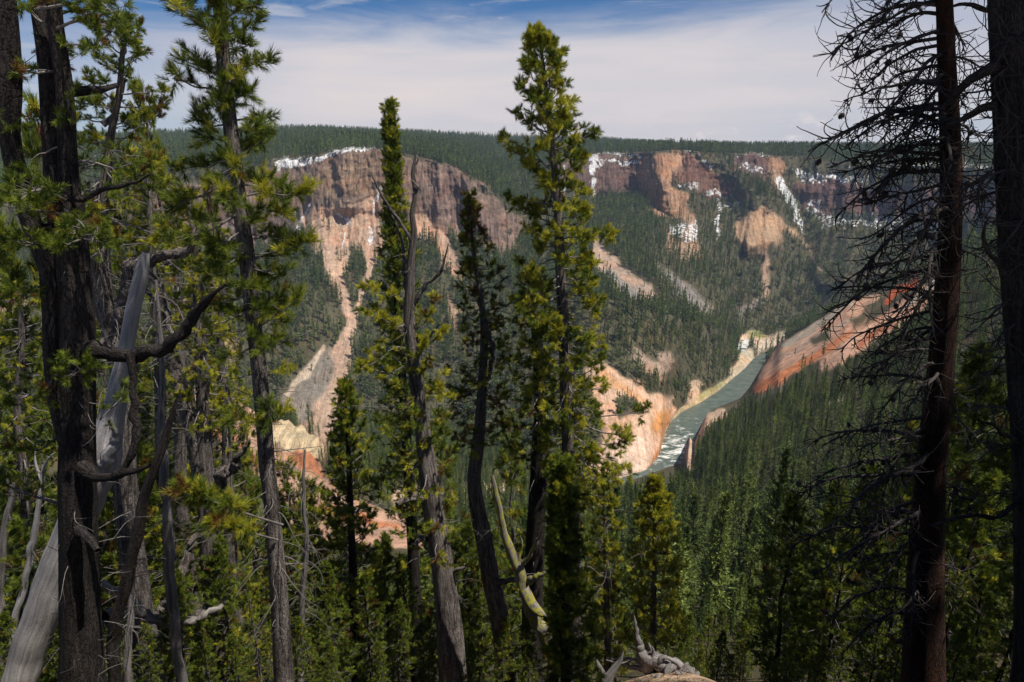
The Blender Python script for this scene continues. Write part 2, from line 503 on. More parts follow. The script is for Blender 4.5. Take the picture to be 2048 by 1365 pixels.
paint(line([(1400, 797, 8), (1445, 768, 7)], 5, 0.4), (0.33, 0.31, 0.15), 1, 0)
paint(poly([(1465, 755), (1462, 735), (1474, 728), (1480, 700), (1478, 690), (1500, 700), (1505, 718), (1490, 740)], 6, 0.5), (0.50, 0.43, 0.31), 1, 0)
paint(poly([(1476, 672), (1500, 660), (1530, 668), (1560, 664), (1580, 668), (1560, 690), (1535, 704), (1512, 712), (1500, 690), (1482, 690)], 8, 0.6), (0.52, 0.42, 0.32), 0.9, 0)
paint(poly([(1495, 664), (1520, 660), (1528, 672), (1500, 676)], 6), (0.26, 0.28, 0.10), 0.8, 0)
# --- right-hand spur of coloured earth
SPUR = (SEG > 4.1) & (SEG < 6.3)
paint(poly([(1508, 785), (1522, 735), (1560, 690), (1650, 632), (1700, 600), (1760, 585), (1725, 655), (1640, 722), (1560, 768), (1530, 785)], 8, 0.6, SPUR), (0.72, 0.43, 0.285), 0.985, 0.2)
paint(line([(1515, 775, 22), (1580, 740, 26), (1640, 708, 20), (1700, 668, 12)], 10, 0.5, SPUR), (0.68, 0.26, 0.11), 0.98, 0.1)
paint(line([(1545, 720, 8), (1620, 682, 10), (1700, 636, 8)], 8, 0.5, SPUR), (0.60, 0.42, 0.30), 1, 0.1)
paint(line([(1560, 740, 5), (1650, 690, 6)], 6, 0.5, SPUR), (0.60, 0.40, 0.28), 1, 0.1)
paint(line([(1552, 697, 10), (1600, 672, 16), (1650, 640, 16), (1695, 606, 14)], 8, 0.7, SPUR), (0.54, 0.46, 0.35), 0.9, 0.5)
paint(poly([(1695, 635), (1740, 603), (1775, 585), (1775, 600), (1740, 630), (1708, 662)], 14, 1, SPUR), (0.12, 0.10, 0.055), -0.6, 0)
paint(line([(1650, 728, 18), (1700, 695, 30), (1760, 655, 38), (1820, 612, 36), (1900, 560, 30)], 10, 0.6, SPUR), (0.70, 0.42, 0.28), 0.985, 0.2)
paint(line([(1720, 690, 10), (1780, 650, 10)], 8, 0.5, SPUR), (0.5, 0.17, 0.075), 0.97, 0.2)
paint(line([(1800, 617, 10), (1850, 585, 14), (1900, 545, 12)], 8, 0.6, SPUR), (0.55, 0.47, 0.38), 0.97, 0.3)
paint(line([(1770, 600, 12), (1800, 580, 16), (1830, 560, 10)], 7, 0.6, SPUR), (0.58, 0.14, 0.05), 0.97, 0.2)
paint(poly([(1618, 682), (1650, 668), (1660, 678), (1630, 694)], 8, 0.8, SPUR), (0.1, 0.09, 0.05), -0.9, 0)
paint(line([(1470, 822, 8), (1520, 792, 16), (1560, 774, 8)], 9, 0.8, SPUR), (0.24, 0.205, 0.165), 0.8, 0)
paint(line([(1386, 928, 24), (1394, 866, 26), (1416, 838, 24), (1450, 822, 12)], 6, 0.5, NEAR), (0.58, 0.43, 0.315), 1, 0.3)
for q in ([(1690, 760), (1720, 750)], [(1560, 1010), (1590, 1000)], [(1420, 900), (1435, 895)], [(1475, 1018), (1500, 1010)], [(1660, 800), (1680, 790)]):
    paint(line([(x, y, 9) for x, y in q], 7, 1.0, NEAR), (0.52, 0.42, 0.31), 0.9, 0.2)
# --- left near spur of coloured earth
SP2 = (SEG > 4.1) & (SEG < 6.4)
paint(poly([(330, 770), (420, 775), (480, 800), (545, 848), (600, 860), (640, 880), (655, 905), (650, 945), (670, 985), (720, 1000), (770, 1012), (840, 1050), (850, 1095), (700, 1085), (640, 1085), (585, 1050),
            (555, 1000), (515, 960), (465, 935), (400, 900), (330, 860)], 10, 1, SP2), (0.56, 0.35, 0.24), 0.985, 0.3)
paint(poly([(528, 855), (600, 858), (640, 885), (648, 930), (620, 945), (590, 915), (545, 890)], 10, 1, SP2), (0.60, 0.48, 0.30), 1, 1.0)
paint(line([(400, 830, 30), (450, 870, 34), (490, 905, 20), (520, 930, 14)], 14, 1, SP2), (0.55, 0.22, 0.10), 0.98, 0.3)
paint(line([(580, 915, 14), (620, 935, 22), (650, 950, 14)], 10, 1, SP2), (0.52, 0.22, 0.11), 0.98, 0.2)
paint(line([(640, 1010, 16), (720, 1035, 14), (800, 1050, 10)], 10, 1, SP2), (0.54, 0.21, 0.10), 0.98, 0.2)
paint(line([(600, 960, 12), (690, 1005, 16)], 12, 1, SP2), (0.62, 0.44, 0.32), 0.98, 0.2)
paint(poly([(330, 770), (370, 790), (430, 830), (420, 850), (370, 830), (320, 800)], 12, 1, SP2), (0.60, 0.42, 0.32), 0.98, 0.5)
paint(poly([(780, 985), (850, 965), (900, 985), (1000, 978), (1100, 975), (1190, 985), (1190, 1015), (1090, 1012), (1000, 1010), (900, 1015), (820, 1030)], 12, 1.2, SP2), (0.60, 0.47, 0.33), 0.95, 0.8)
paint(line([(1000, 950, 20), (1100, 940, 20), (1190, 960, 24)], 12, 1, SP2), (0.6, 0.43, 0.3), 0.95, 0.5)

# --- snow lying under the rim and in the gullies
for pl in ([(540, 318), (600, 313), (690, 290), (772, 288), (768, 300), (690, 306), (640, 318), (600, 332), (545, 346)], [(975, 306), (1015, 300), (1015, 316), (980, 320)], [(1195, 302), (1290, 302), (1290, 311), (1205, 312)],
           [(1365, 300), (1402, 306), (1412, 318), (1372, 312)], [(1460, 304), (1545, 304), (1545, 314), (1465, 315)], [(1355, 365), (1400, 372), (1395, 392), (1362, 388)], [(1425, 400), (1480, 398), (1485, 420), (1435, 428)],
           [(1690, 322), (1800, 322), (1800, 334), (1690, 336)], [(1575, 332), (1640, 345), (1660, 372), (1600, 362)], [(1640, 345), (1740, 350), (1740, 372), (1650, 365)], [(1630, 425), (1790, 428), (1790, 462), (1640, 460)],
           [(1790, 430), (1900, 440), (1900, 470), (1790, 460)], [(1800, 322), (2060, 322), (2060, 336), (1800, 336)], [(1395, 310), (1440, 330), (1430, 345), (1400, 335)], [(1425, 430), (1445, 440), (1440, 475), (1428, 470)],
           [(1170, 310), (1200, 305), (1205, 345), (1175, 350)], [(1545, 462), (1545, 470), (1540, 470)], [(1400, 380), (1470, 385), (1475, 402), (1405, 400)], [(1330, 440), (1400, 445), (1400, 480), (1340, 470)], [(1475, 325), (1530, 330), (1530, 350), (1480, 345)], [(1600, 380), (1650, 400), (1660, 440), (1610, 430)], [(1200, 318), (1280, 318), (1280, 330), (1200, 332)]):
    snow = np.maximum(snow, poly(pl, 16, 1.0) * (0.84 if pl[0][0] > 1300 else 1.0))
for ln in ([(618, 405, 8), (598, 455, 12)], [(575, 455, 8), (555, 480, 10)], [(762, 378, 12), (748, 425, 12)], [(742, 455, 9), (738, 490, 6)], [(668, 420, 6), (700, 445, 12)], [(695, 440, 10), (684, 500, 6)],
           [(1560, 358, 22), (1580, 395, 18), (1596, 430, 14), (1608, 468, 8)], [(1128, 330, 6), (1130, 360, 8), (1127, 400, 6)], [(1190, 355, 16), (1188, 385, 10)], [(1440, 430, 10), (1436, 480, 8)], [(1390, 440, 8), (1385, 470, 6)]):
    snow = np.maximum(snow, line(ln, 8, 0.6))
snow *= FARSIDE

# a few buttresses and gullies of the far wall
push = push + 22 * line([(1300, 305, 40), (1320, 360, 60), (1350, 430, 40), (1380, 480, 20)], 60, 0.4) + 20 * line([(1400, 305, 20), (1470, 350, 26), (1560, 425, 30), (1600, 480, 26), (1640, 560, 20)], 60, 0.4) \
    + 26 * line([(1515, 405, 30), (1515, 470, 70)], 50, 0.4) - 22 * line([(1575, 350, 20), (1605, 460, 16), (1640, 620, 14)], 50, 0.4) - 16 * line([(1420, 350, 30), (1440, 480, 20), (1440, 620, 20)], 50, 0.4) \
    + 22 * line([(690, 305, 60), (690, 400, 50)], 50, 0.5) - 10 * line([(750, 380, 10), (740, 480, 12)], 30, 0.4) + 16 * line([(930, 360, 30), (980, 470, 40)], 50, 0.4) - 9 * line([(612, 400, 10), (590, 470, 20)], 30, 0.4)
lim = np.clip((RR - 600) / 60, 0, 1)
push *= lim * (1 - 0.9 * ((SEG > 6) & (SEG < 7.2)))
R1 = RR - push
# right and left spurs of coloured earth are cut by small gullies
spur_w = np.maximum(SPUR * bare, SP2 * bare)
Z1 = ZZ + dz - spur_w * (ridge(fbm(X0 / 16, Y0 / 60, 4.4, 3)) - 0.6) * 4.0 * np.clip(RR / 500, 0.3, 1)
cream_cliff = poly([(500, 850), (600, 852), (645, 885), (655, 940), (600, 930), (545, 890)], 12, 1, SP2) + poly([(900, 975), (1190, 975), (1190, 1015), (900, 1015)], 12, 1, SP2)
Z1 += cream_cliff * (ridge(fbm(X0 / 9, Y0 / 9, 4.4, 3)) - 0.5) * 9
# the small upper reach of the river seen past the wooded point
pool = poly([(1474, 700), (1478, 684), (1486, 676), (1500, 676), (1497, 686), (1490, 702)], 5, 0.15)
Z1 = np.where(pool > 0.05, np.minimum(Z1, Z_RIVER - 0.5 - 1.5 * pool), Z1)
X1, Y1 = R1 * np.sin(TT), R1 * np.cos(TT)

# open sandy lip in the foreground with the old stump
lip = at_depth(1345, 1338, 12.0)
dl = np.hypot((X1 - lip[0]) / 1.15, (Y1 - lip[1]) / 1.3)
sand = 1 - sstep(0.6, 1.15, dl + fbm(X1 * 1.1, Y1 * 1.1, 0, 3) * 0.25)
Z1 += (1 - sstep(0.0, 1.7, dl)) * (lip[2] - ground_z(lip[0], lip[1]))
col = col + (np.array((0.46, 0.36, 0.26)) - col) * sand[..., None]

nr, nc = RR.shape
V = np.stack([X1, Y1, Z1], -1).reshape(-1, 3)
ii = (np.arange(nr - 1)[:, None] * nc + np.arange(nc - 1)[None]).ravel()
faces = np.stack([ii, ii + 1, ii + nc + 1, ii + nc], 1)

mt = bpy.data.materials.new("canyon_earth")
mt.use_nodes = True
nt = mt.node_tree
bs = nt.nodes['Principled BSDF']
bs.inputs['Roughness'].default_value = 0.95
bs.inputs['Specular IOR Level'].default_value = 0.1
a_c = nd(nt, 'ShaderNodeAttribute', attribute_name='earth')
a_m = nd(nt, 'ShaderNodeAttribute', attribute_name='mask')
ms = nd(nt, 'ShaderNodeSeparateColor')
nt.links.new(a_m.outputs['Color'], ms.inputs[0])
geo = nd(nt, 'ShaderNodeNewGeometry')
pos = geo.outputs['Position']
a_f = nd(nt, 'ShaderNodeAttribute', attribute_name='downhill')   # across the slope, and slowly along it
vstreak = noise_node(nt, a_f.outputs['Vector'], 0.28, 9, 0.72, 0.5)
strata = noise_node(nt, scaled_vec(nt, pos, (0.012, 0.012, 0.16)), 1.0, 6, 0.65, 0.2)
fine = noise_node(nt, pos, 0.22, 8, 0.66)
big = noise_node(nt, pos, 0.025, 5, 0.6)
gray = math_node(nt, 'ADD', math_node(nt, 'MULTIPLY', fine, 0.75), math_node(nt, 'MULTIPLY', big, 0.45))
v1 = map_range(nt, gray, 0.40, 0.80, 0.55, 1.45, False)
v2 = math_node(nt, 'MULTIPLY', map_range(nt, vstreak, 0.32, 0.68, 0.4, 1.6, False), map_range(nt, strata, 0.35, 0.65, 0.86, 1.14, False))
vv = nd(nt, 'ShaderNodeMix', data_type='FLOAT')
nt.links.new(ms.outputs[1], vv.inputs[0])
vv.inputs[2].default_value = 1.0
nt.links.new(v2, vv.inputs[3])
val = math_node(nt, 'MULTIPLY', v1, vv.outputs[0])
cc = mix_col(nt, 1.0, a_c.outputs['Color'], mix_col(nt, val, (0, 0, 0), (1, 1, 1)), 'MULTIPLY')
sc = nd(nt, 'ShaderNodeVectorMath', operation='SCALE')
nt.links.new(a_c.outputs['Color'], sc.inputs[0])
nt.links.new(val, sc.inputs['Scale'])
# rusty and pale tints wandering over the rock
hue = noise_node(nt, scaled_vec(nt, pos, (0.03, 0.03, 0.05)), 1.0, 4, 0.6)
tint = mix_col(nt, map_range(nt, hue, 0.42, 0.7), (1.0, 1.0, 1.0), (1.10, 0.92, 0.82))
c2n = mix_col(nt, 1.0, sc.outputs[0], tint, 'MULTIPLY')
sn_n = noise_node(nt, scaled_vec(nt, pos, (0.17, 0.17, 0.10)), 1.0, 6, 0.7)
sn = map_range(nt, math_node(nt, 'ADD', ms.outputs[0], math_node(nt, 'MULTIPLY', math_node(nt, 'SUBTRACT', sn_n, 0.5), 2.6)), 0.80, 0.90)
sn = math_node(nt, 'MULTIPLY', sn, map_range(nt, ms.outputs[0], 0.05, 0.2))
c3n = mix_col(nt, sn, c2n, mix_col(nt, map_range(nt, fine, 0.35, 0.65), (0.50, 0.48, 0.46), (0.82, 0.83, 0.85)))
nt.links.new(c3n, bs.inputs['Base Color'])
bmp = nd(nt, 'ShaderNodeBump')
bmp.inputs['Strength'].default_value = 0.9
bmp.inputs['Distance'].default_value = 4.0
bh = math_node(nt, 'ADD', math_node(nt, 'MULTIPLY', fine, 0.6), math_node(nt, 'MULTIPLY', math_node(nt, 'MULTIPLY', vstreak, ms.outputs[1]), 1.3))
nt.links.new(bh, bmp.inputs['Height'])
nt.links.new(bmp.outputs[0], bs.inputs['Normal'])

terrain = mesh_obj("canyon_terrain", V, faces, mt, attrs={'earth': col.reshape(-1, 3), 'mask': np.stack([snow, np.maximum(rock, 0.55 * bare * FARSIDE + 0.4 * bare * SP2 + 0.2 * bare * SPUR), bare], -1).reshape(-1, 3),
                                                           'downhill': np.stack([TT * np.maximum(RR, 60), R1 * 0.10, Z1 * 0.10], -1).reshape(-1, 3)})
tag(terrain, 'steep brown and pink canyon walls under a forested plateau with snow patches', 'canyon', kind='structure')

# ------------------------------------------------------------------ the river
wm = bpy.data.materials.new("river_water")
wm.use_nodes = True
nt = wm.node_tree
bs = nt.nodes['Principled BSDF']
bs.inputs['Roughness'].default_value = 0.12
bs.inputs['IOR'].default_value = 1.33
geo = nd(nt, 'ShaderNodeNewGeometry')
pos = geo.outputs['Position']
att = nd(nt, 'ShaderNodeAttribute', attribute_name='rapid')
flow = nd(nt, 'ShaderNodeMapping')
flow.inputs['Rotation'].default_value = (0, 0, R(-62))
flow.inputs['Scale'].default_value = (0.42, 1.0, 1.0)
nt.links.new(pos, flow.inputs[0])
fo = noise_node(nt, flow.outputs[0], 0.20, 8, 0.74, 0.5)
fo2 = noise_node(nt, flow.outputs[0], 0.6, 5, 0.7)
ff = math_node(nt, 'ADD', math_node(nt, 'MULTIPLY', fo, 0.7), math_node(nt, 'MULTIPLY', fo2, 0.3))
thr = math_node(nt, 'ADD', ff, math_node(nt, 'MULTIPLY', att.outputs['Fac'], 0.20))
foam = map_range(nt, thr, 0.64, 0.76)
wc = mix_col(nt, map_range(nt, fo, 0.3, 0.7), (0.060, 0.085, 0.072), (0.13, 0.155, 0.13))
nt.links.new(mix_col(nt, foam, wc, (0.72, 0.72, 0.68)), bs.inputs['Base Color'])
nt.links.new(map_range(nt, foam, 0, 1, 0.14, 0.8), bs.inputs['Roughness'])
bmp = nd(nt, 'ShaderNodeBump')
bmp.inputs['Strength'].default_value = 0.5
bmp.inputs['Distance'].default_value = 0.8
nt.links.new(ff, bmp.inputs['Height'])
nt.links.new(bmp.outputs[0], bs.inputs['Normal'])
gx, gy = np.meshgrid(np.linspace(-420, 460, 89), np.linspace(380, 960, 59))
wpx, wpy = to_pix(gx, gy, np.full(gx.shape, Z_RIVER))
rap = np.clip(1 - np.abs(wpy - 900) / 95, 0, 1) + 1.6 * np.clip(1 - np.hypot(wpx - 1490, wpy - 692) / 32, 0, 1) + 0.35 * np.clip(1 - np.abs(wpy - 725) / 20, 0, 1)
wi = (np.arange(58)[:, None] * 89 + np.arange(88)[None]).ravel()
river = mesh_obj("river_water", np.stack([gx, gy, np.full(gx.shape, Z_RIVER)], -1).reshape(-1, 3), np.stack([wi, wi + 1, wi + 90, wi + 89], 1), wm, attrs={'rapid': rap.ravel()})
tag(river, 'grey green river with white rapids winding along the canyon floor', 'river', kind='structure')
# ------------------------------------------------------------------ plant materials
def leaf_mat(name, dark, light, gold=(0.20, 0.17, 0.03), trans=0.25, per_object=False):
    m = bpy.data.materials.new(name)
    m.use_nodes = True
    nt = m.node_tree
    bs = nt.nodes['Principled BSDF']
    out = nt.nodes['Material Output']
    if per_object:
        oi = nd(nt, 'ShaderNodeObjectInfo')
        g = nd(nt, 'ShaderNodeNewGeometry')
        f = math_node(nt, 'ADD', math_node(nt, 'MULTIPLY', oi.outputs['Random'], 0.7), math_node(nt, 'MULTIPLY', g.outputs['Random Per Island'], 0.3))
        c = mix_col(nt, f, dark, light)
    else:
        a = nd(nt, 'ShaderNodeAttribute', attribute_name='tint')
        s = nd(nt, 'ShaderNodeSeparateColor')
        nt.links.new(a.outputs['Color'], s.inputs[0])
        c = mix_col(nt, s.outputs[0], dark, light)
        c = mix_col(nt, s.outputs[1], c, gold)                     # yellow new growth
        c = mix_col(nt, s.outputs[2], c, (0.16, 0.060, 0.022))     # dead rust-red needles
    nt.links.new(c, bs.inputs['Base Color'])
    bs.inputs['Roughness'].default_value = 0.55
    bs.inputs['Specular IOR Level'].default_value = 0.25
    tr = nd(nt, 'ShaderNodeBsdfTranslucent')
    nt.links.new(c, tr.inputs['Color'])
    mx = nd(nt, 'ShaderNodeMixShader')
    mx.inputs[0].default_value = trans
    nt.links.new(bs.outputs[0], mx.inputs[1])
    nt.links.new(tr.outputs[0], mx.inputs[2])
    nt.links.new(mx.outputs[0], out.inputs['Surface'])
    return m


def bark_mat(name, dark, light, scale=9.0, stretch=0.22, moss=None, moss_amt=0.5, rough=0.9, bump=0.6, flake=0.0):
    m = bpy.data.materials.new(name)
    m.use_nodes = True
    nt = m.node_tree
    bs = nt.nodes['Principled BSDF']
    bs.inputs['Roughness'].default_value = rough
    bs.inputs['Specular IOR Level'].default_value = 0.2
    a = nd(nt, 'ShaderNodeAttribute', attribute_name='along')      # runs round and along the stem
    v = scaled_vec(nt, a.outputs['Vector'], (1.0, 1.0, stretch))
    n = noise_node(nt, v, scale, 8, 0.65, 0.25)
    n_b = noise_node(nt, a.outputs['Vector'], 1.3, 4, 0.6)
    n_c = noise_node(nt, a.outputs['Vector'], scale * 3.2, 4, 0.7)
    f = math_node(nt, 'ADD', math_node(nt, 'MULTIPLY', n, 0.65), math_node(nt, 'MULTIPLY', n_c, 0.35))
    c = mix_col(nt, map_range(nt, f, 0.36, 0.66), dark, light)
    vo = nd(nt, 'ShaderNodeTexVoronoi', feature='DISTANCE_TO_EDGE')
    nz = nd(nt, 'ShaderNodeTexNoise')
    nz.inputs['Scale'].default_value = 11
    nz.inputs['Detail'].default_value = 3
    nt.links.new(a.outputs['Vector'], nz.inputs['Vector'])
    wob = nd(nt, 'ShaderNodeVectorMath', operation='MULTIPLY_ADD')
    nt.links.new(nz.outputs['Color'], wob.inputs[0])
    wob.inputs[1].default_value = (0.09, 0.09, 0.14)
    nt.links.new(scaled_vec(nt, a.outputs['Vector'], (1.0, 1.0, 0.30)), wob.inputs[2])
    nt.links.new(wob.outputs[0], vo.inputs['Vector'])
    vo.inputs['Scale'].default_value = 26 if rough > 0.85 and scale < 11 else 60
    crack = map_range(nt, vo.outputs['Distance'], 0.0, 0.16 if scale < 11 else 0.05)
    c = mix_col(nt, 0.8 if scale < 11 else 0.35, c, mix_col(nt, crack, (0.22, 0.2, 0.2), (1.1, 1.1, 1.1)), 'MULTIPLY')
    c = mix_col(nt, 0.55, c, mix_col(nt, map_range(nt, n_b, 0.3, 0.7), (0.45, 0.43, 0.42), (1.25, 1.22, 1.2)), 'MULTIPLY')
    if moss:
        n_m = noise_node(nt, a.outputs['Vector'], 7.0, 5, 0.6)
        k = math_node(nt, 'ADD', math_node(nt, 'MULTIPLY', n_m, 0.75), math_node(nt, 'MULTIPLY', n, 0.25))
        c = mix_col(nt, map_range(nt, k, 0.60 - 0.25 * moss_amt, 0.65 - 0.25 * moss_amt), c, moss)
    nt.links.new(c, bs.inputs['Base Color'])
    b = nd(nt, 'ShaderNodeBump')
    b.inputs['Strength'].default_value = bump
    b.inputs['Distance'].default_value = 0.03
    nt.links.new(math_node(nt, 'ADD', f, math_node(nt, 'MULTIPLY', crack, 0.5)), b.inputs['Height'])
    nt.links.new(b.outputs[0], bs.inputs['Normal'])
    return m


M_FOREST = leaf_mat("forest_needles", (0.030, 0.060, 0.018), (0.225, 0.280, 0.060), trans=0.18, per_object=True)
M_FTRUNK = bark_mat("forest_bark", (0.09, 0.075, 0.065), (0.24, 0.21, 0.185))
M_PINE = leaf_mat("pine_needles", (0.036, 0.066, 0.010), (0.230, 0.275, 0.028), gold=(0.55, 0.50, 0.04), trans=0.32)
M_BARK = bark_mat("pine_bark", (0.055, 0.044, 0.037), (0.30, 0.265, 0.245))
M_BARKD = bark_mat("dark_bark", (0.014, 0.012, 0.011), (0.060, 0.050, 0.045))
M_BARKR = bark_mat("red_bark", (0.012, 0.008, 0.007), (0.075, 0.030, 0.016), scale=7)
M_DEAD = bark_mat("weathered_wood", (0.11, 0.10, 0.095), (0.42, 0.39, 0.375), scale=14, stretch=0.06, bump=0.8)
M_TWIG = bark_mat("twig_bark", (0.12, 0.108, 0.10), (0.38, 0.35, 0.33), scale=12)
M_TWIGD = bark_mat("dead_twig_bark", (0.030, 0.025, 0.023), (0.11, 0.095, 0.09), scale=12)
M_SILVER = bark_mat("silver_wood", (0.30, 0.285, 0.28), (0.70, 0.67, 0.66), scale=14, stretch=0.06, bump=0.8)
M_MOSS = bark_mat("lichened_wood", (0.11, 0.095, 0.08), (0.38, 0.35, 0.31), scale=12, stretch=0.08, moss=(0.32, 0.30, 0.045), moss_amt=0.42)


# ------------------------------------------------------------------ mesh makers
class Tubes:
    """collects tapering tubes; build() links them as one mesh"""

    def __init__(self):
        self.v, self.f, self.a, self.n = [], [], [], 0

    def add(self, pts, rad, sides=5, seed=0.0, lump=0.0, cap=True):
        p = np.asarray(pts, float)
        r = np.asarray(rad, float)
        t = np.gradient(p, axis=0)
        t /= np.linalg.norm(t, axis=1)[:, None] + 1e-9
        ref = np.array([0.9, 0.35, 0.1]) if abs(t[0, 0]) < 0.8 else np.array([0.0, 0.2, 1.0])
        s = np.cross(t, ref)
        s /= np.linalg.norm(s, axis=1)[:, None] + 1e-9
        u = np.cross(t, s)
        ang = np.arange(sides) * 2 * math.pi / sides
        ca, sa = np.cos(ang), np.sin(ang)
        rr = np.repeat(r[:, None], sides, 1)
        L = np.concatenate([[0], np.cumsum(np.linalg.norm(np.diff(p, axis=0), axis=1))])
        if lump:
            rr = rr * (1 + lump * fbm(ca[None] * 1.3 + seed + np.zeros((len(p), 1)), sa[None] * 1.3 + np.zeros((len(p), 1)), L[:, None] * 1.6 / max(r.max() * 6, 0.02) * 0.5 + seed + np.zeros((1, sides)), 3))
        ring = p[:, None] + rr[..., None] * (ca[None, :, None] * s[:, None] + sa[None, :, None] * u[:, None])
        k = len(p)
        self.v.append(ring.reshape(-1, 3))
        i = (np.arange(k - 1)[:, None] * sides + np.arange(sides)[None])
        j = (np.arange(k - 1)[:, None] * sides + (np.arange(sides)[None] + 1) % sides)
        self.f.append(np.stack([i, j, j + sides, i + sides], -1).reshape(-1, 4) + self.n)
        al = np.stack([np.broadcast_to(ca * r.max(), (k, sides)) + seed * 3.1, np.broadcast_to(sa * r.max(), (k, sides)), np.broadcast_to(L[:, None], (k, sides))], -1)
        self.a.append(al.reshape(-1, 3))
        self.n += k * sides

    def arrays(self):
        return np.concatenate(self.v), np.concatenate(self.f), np.concatenate(self.a)

    def build(self, name, mat, parent=None):
        v, f, a = self.arrays()
        return mesh_obj(name, v, f, mat, parent, attrs={'along': a})


def frame_of(ax):
    ax = ax / (np.linalg.norm(ax, axis=1)[:, None] + 1e-9)
    ref = np.where(np.abs(ax[:, 2:3]) < 0.9, np.array([[0, 0, 1.0]]), np.array([[1.0, 0, 0]]))
    s = np.cross(ax, ref)
    s /= np.linalg.norm(s, axis=1)[:, None] + 1e-9
    return ax, s, np.cross(s, ax)


def needle_shoots(rng, P, A, size, K=30, width=0.055, tint=None, spread=(0.5, 1.25)):
    """bottle-brush shoots of needles: base points P, axes A, lengths size -> triangle arrays"""
    n = len(P)
    ax, s, u = frame_of(A)
    t = rng.random((n, K))                       # where on the shoot
    ph = rng.random((n, K)) * 2 * math.pi
    th = rng.uniform(spread[0], spread[1], (n, K)) * (1.15 - 0.75 * t)
    ln = size[:, None] * rng.uniform(0.42, 0.62, (n, K))
    d = np.cos(th)[..., None] * ax[:, None] + np.sin(th)[..., None] * (np.cos(ph)[..., None] * s[:, None] + np.sin(ph)[..., None] * u[:, None])
    base = P[:, None] + ax[:, None] * (t * size[:, None] * 0.72)[..., None]
    tip = base + d * ln[..., None]
    side = np.cross(d, rng.normal(size=(n, K, 3)))
    side /= np.linalg.norm(side, axis=2)[..., None] + 1e-9
    w = (size[:, None] * width * rng.uniform(0.7, 1.3, (n, K)))[..., None]
    v = np.stack([base - side * w * 0.5, base + side * w * 0.5, tip + side * w * 0.07, tip - side * w * 0.07], 2).reshape(-1, 3)
    f = np.arange(n * K * 4).reshape(-1, 4)
    if tint is None:
        tint = np.zeros((n, 3))
    tt = np.repeat(tint, K, 0)
    tt[:, 0] = np.clip(tt[:, 0] + rng.uniform(-0.2, 0.2, len(tt)), 0, 1)
    return v, f, np.repeat(tt, 4, 0)


def conifer_mesh(name, seed, nb, blades, slim=0.105, bare_top=0.0, dead=False, trunk_sides=5):
    """a whole conifer of height 1: (trunk tubes, needle arrays)"""
    rng = np.random.default_rng(seed)
    tb = Tubes()
    k = 9
    zz = np.linspace(-0.04, 1, k)
    bend = rng.normal(0, 0.006, (k, 2)).cumsum(0)
    pts = np.column_stack([bend, zz])
    pts -= np.array([pts[0, 0], pts[0, 1], 0])
    tb.add(pts, 0.0115 * (1 - np.clip(zz, 0, 1)) ** 0.8 + 0.0012, trunk_sides)
    t0 = rng.uniform(0.05, 0.22)
    t = t0 + (1 - t0) * np.sort(rng.random(nb)) ** 0.95
    az = np.arange(nb) * 2.4 + rng.normal(0, 0.5, nb)
    prof = np.minimum(1, 0.55 + 2.2 * (t - t0)) * (1 - t) ** 0.62
    lump = 1 + 0.45 * np.interp(t, np.linspace(0, 1, 12), rng.normal(0, 1, 12))
    L = slim * prof * np.clip(lump, 0.35, 1.8) * rng.uniform(0.55, 1.3, nb) + 0.012
    rise = np.where(t > 0.75, 0.9, np.interp(t, [0, 0.75], [-0.45, 0.25])) + rng.normal(0, 0.2, nb)
    d = np.column_stack([np.cos(az) * np.cos(rise), np.sin(az) * np.cos(rise), np.sin(rise)])
    o = np.column_stack([np.interp(t, zz, pts[:, 0]), np.interp(t, zz, pts[:, 1]), t])
    if dead:
        for i in range(nb):
            tb.add([o[i], o[i] + d[i] * L[i] * 0.6, o[i] + d[i] * L[i] + (0, 0, -0.01)], [0.0035, 0.002, 0.001], 3)
        return tb, None
    s = np.tile(np.linspace(0.15, 1.0, blades), (nb, 1)) + rng.normal(0, 0.06, (nb, blades))
    P = o[:, None] + d[:, None] * (s * L[:, None])[..., None]
    P[..., 2] += -0.06 * L[:, None] * np.sin(np.pi * np.clip(s, 0, 1)) + rng.normal(0, 0.004, s.shape)
    bl = rng.uniform(0.016, 0.034, (nb, blades)) * (1.15 - 0.5 * t[:, None]) * (1 if blades > 5 else 2.0)
    dd = d[:, None] * 0.75 + rng.normal(0, 0.5, (nb, blades, 3)) + np.array([0, 0, 0.45])
    dd /= np.linalg.norm(dd, axis=2)[..., None]
    sd = np.cross(dd, rng.normal(size=dd.shape))
    sd /= np.linalg.norm(sd, axis=2)[..., None]
    w = (bl * (0.17 if blades > 5 else 0.5))[..., None]
    v = np.stack([P - dd * bl[..., None] * 0.3, P + sd * w, P + dd * bl[..., None], P - sd * w], 2).reshape(-1, 3)
    # leader
    return tb, (v, np.arange(len(v)).reshape(-1, 4))


def joined(name, seed, **kw):
    tb, nl = conifer_mesh(name, seed, **kw)
    v, f, a = tb.arrays()
    mi = np.zeros(len(f), int)
    if nl is not None:
        f = np.concatenate([f, nl[1] + len(v)])
        v = np.concatenate([v, nl[0]])
        a = np.concatenate([a, nl[0]])
        mi = np.concatenate([mi, np.ones(len(nl[1]), int)])
    o = mesh_obj(name, v, f, [M_FTRUNK, M_FOREST], None, attrs={'along': a}, midx=mi)
    COL.objects.unlink(o)
    return o


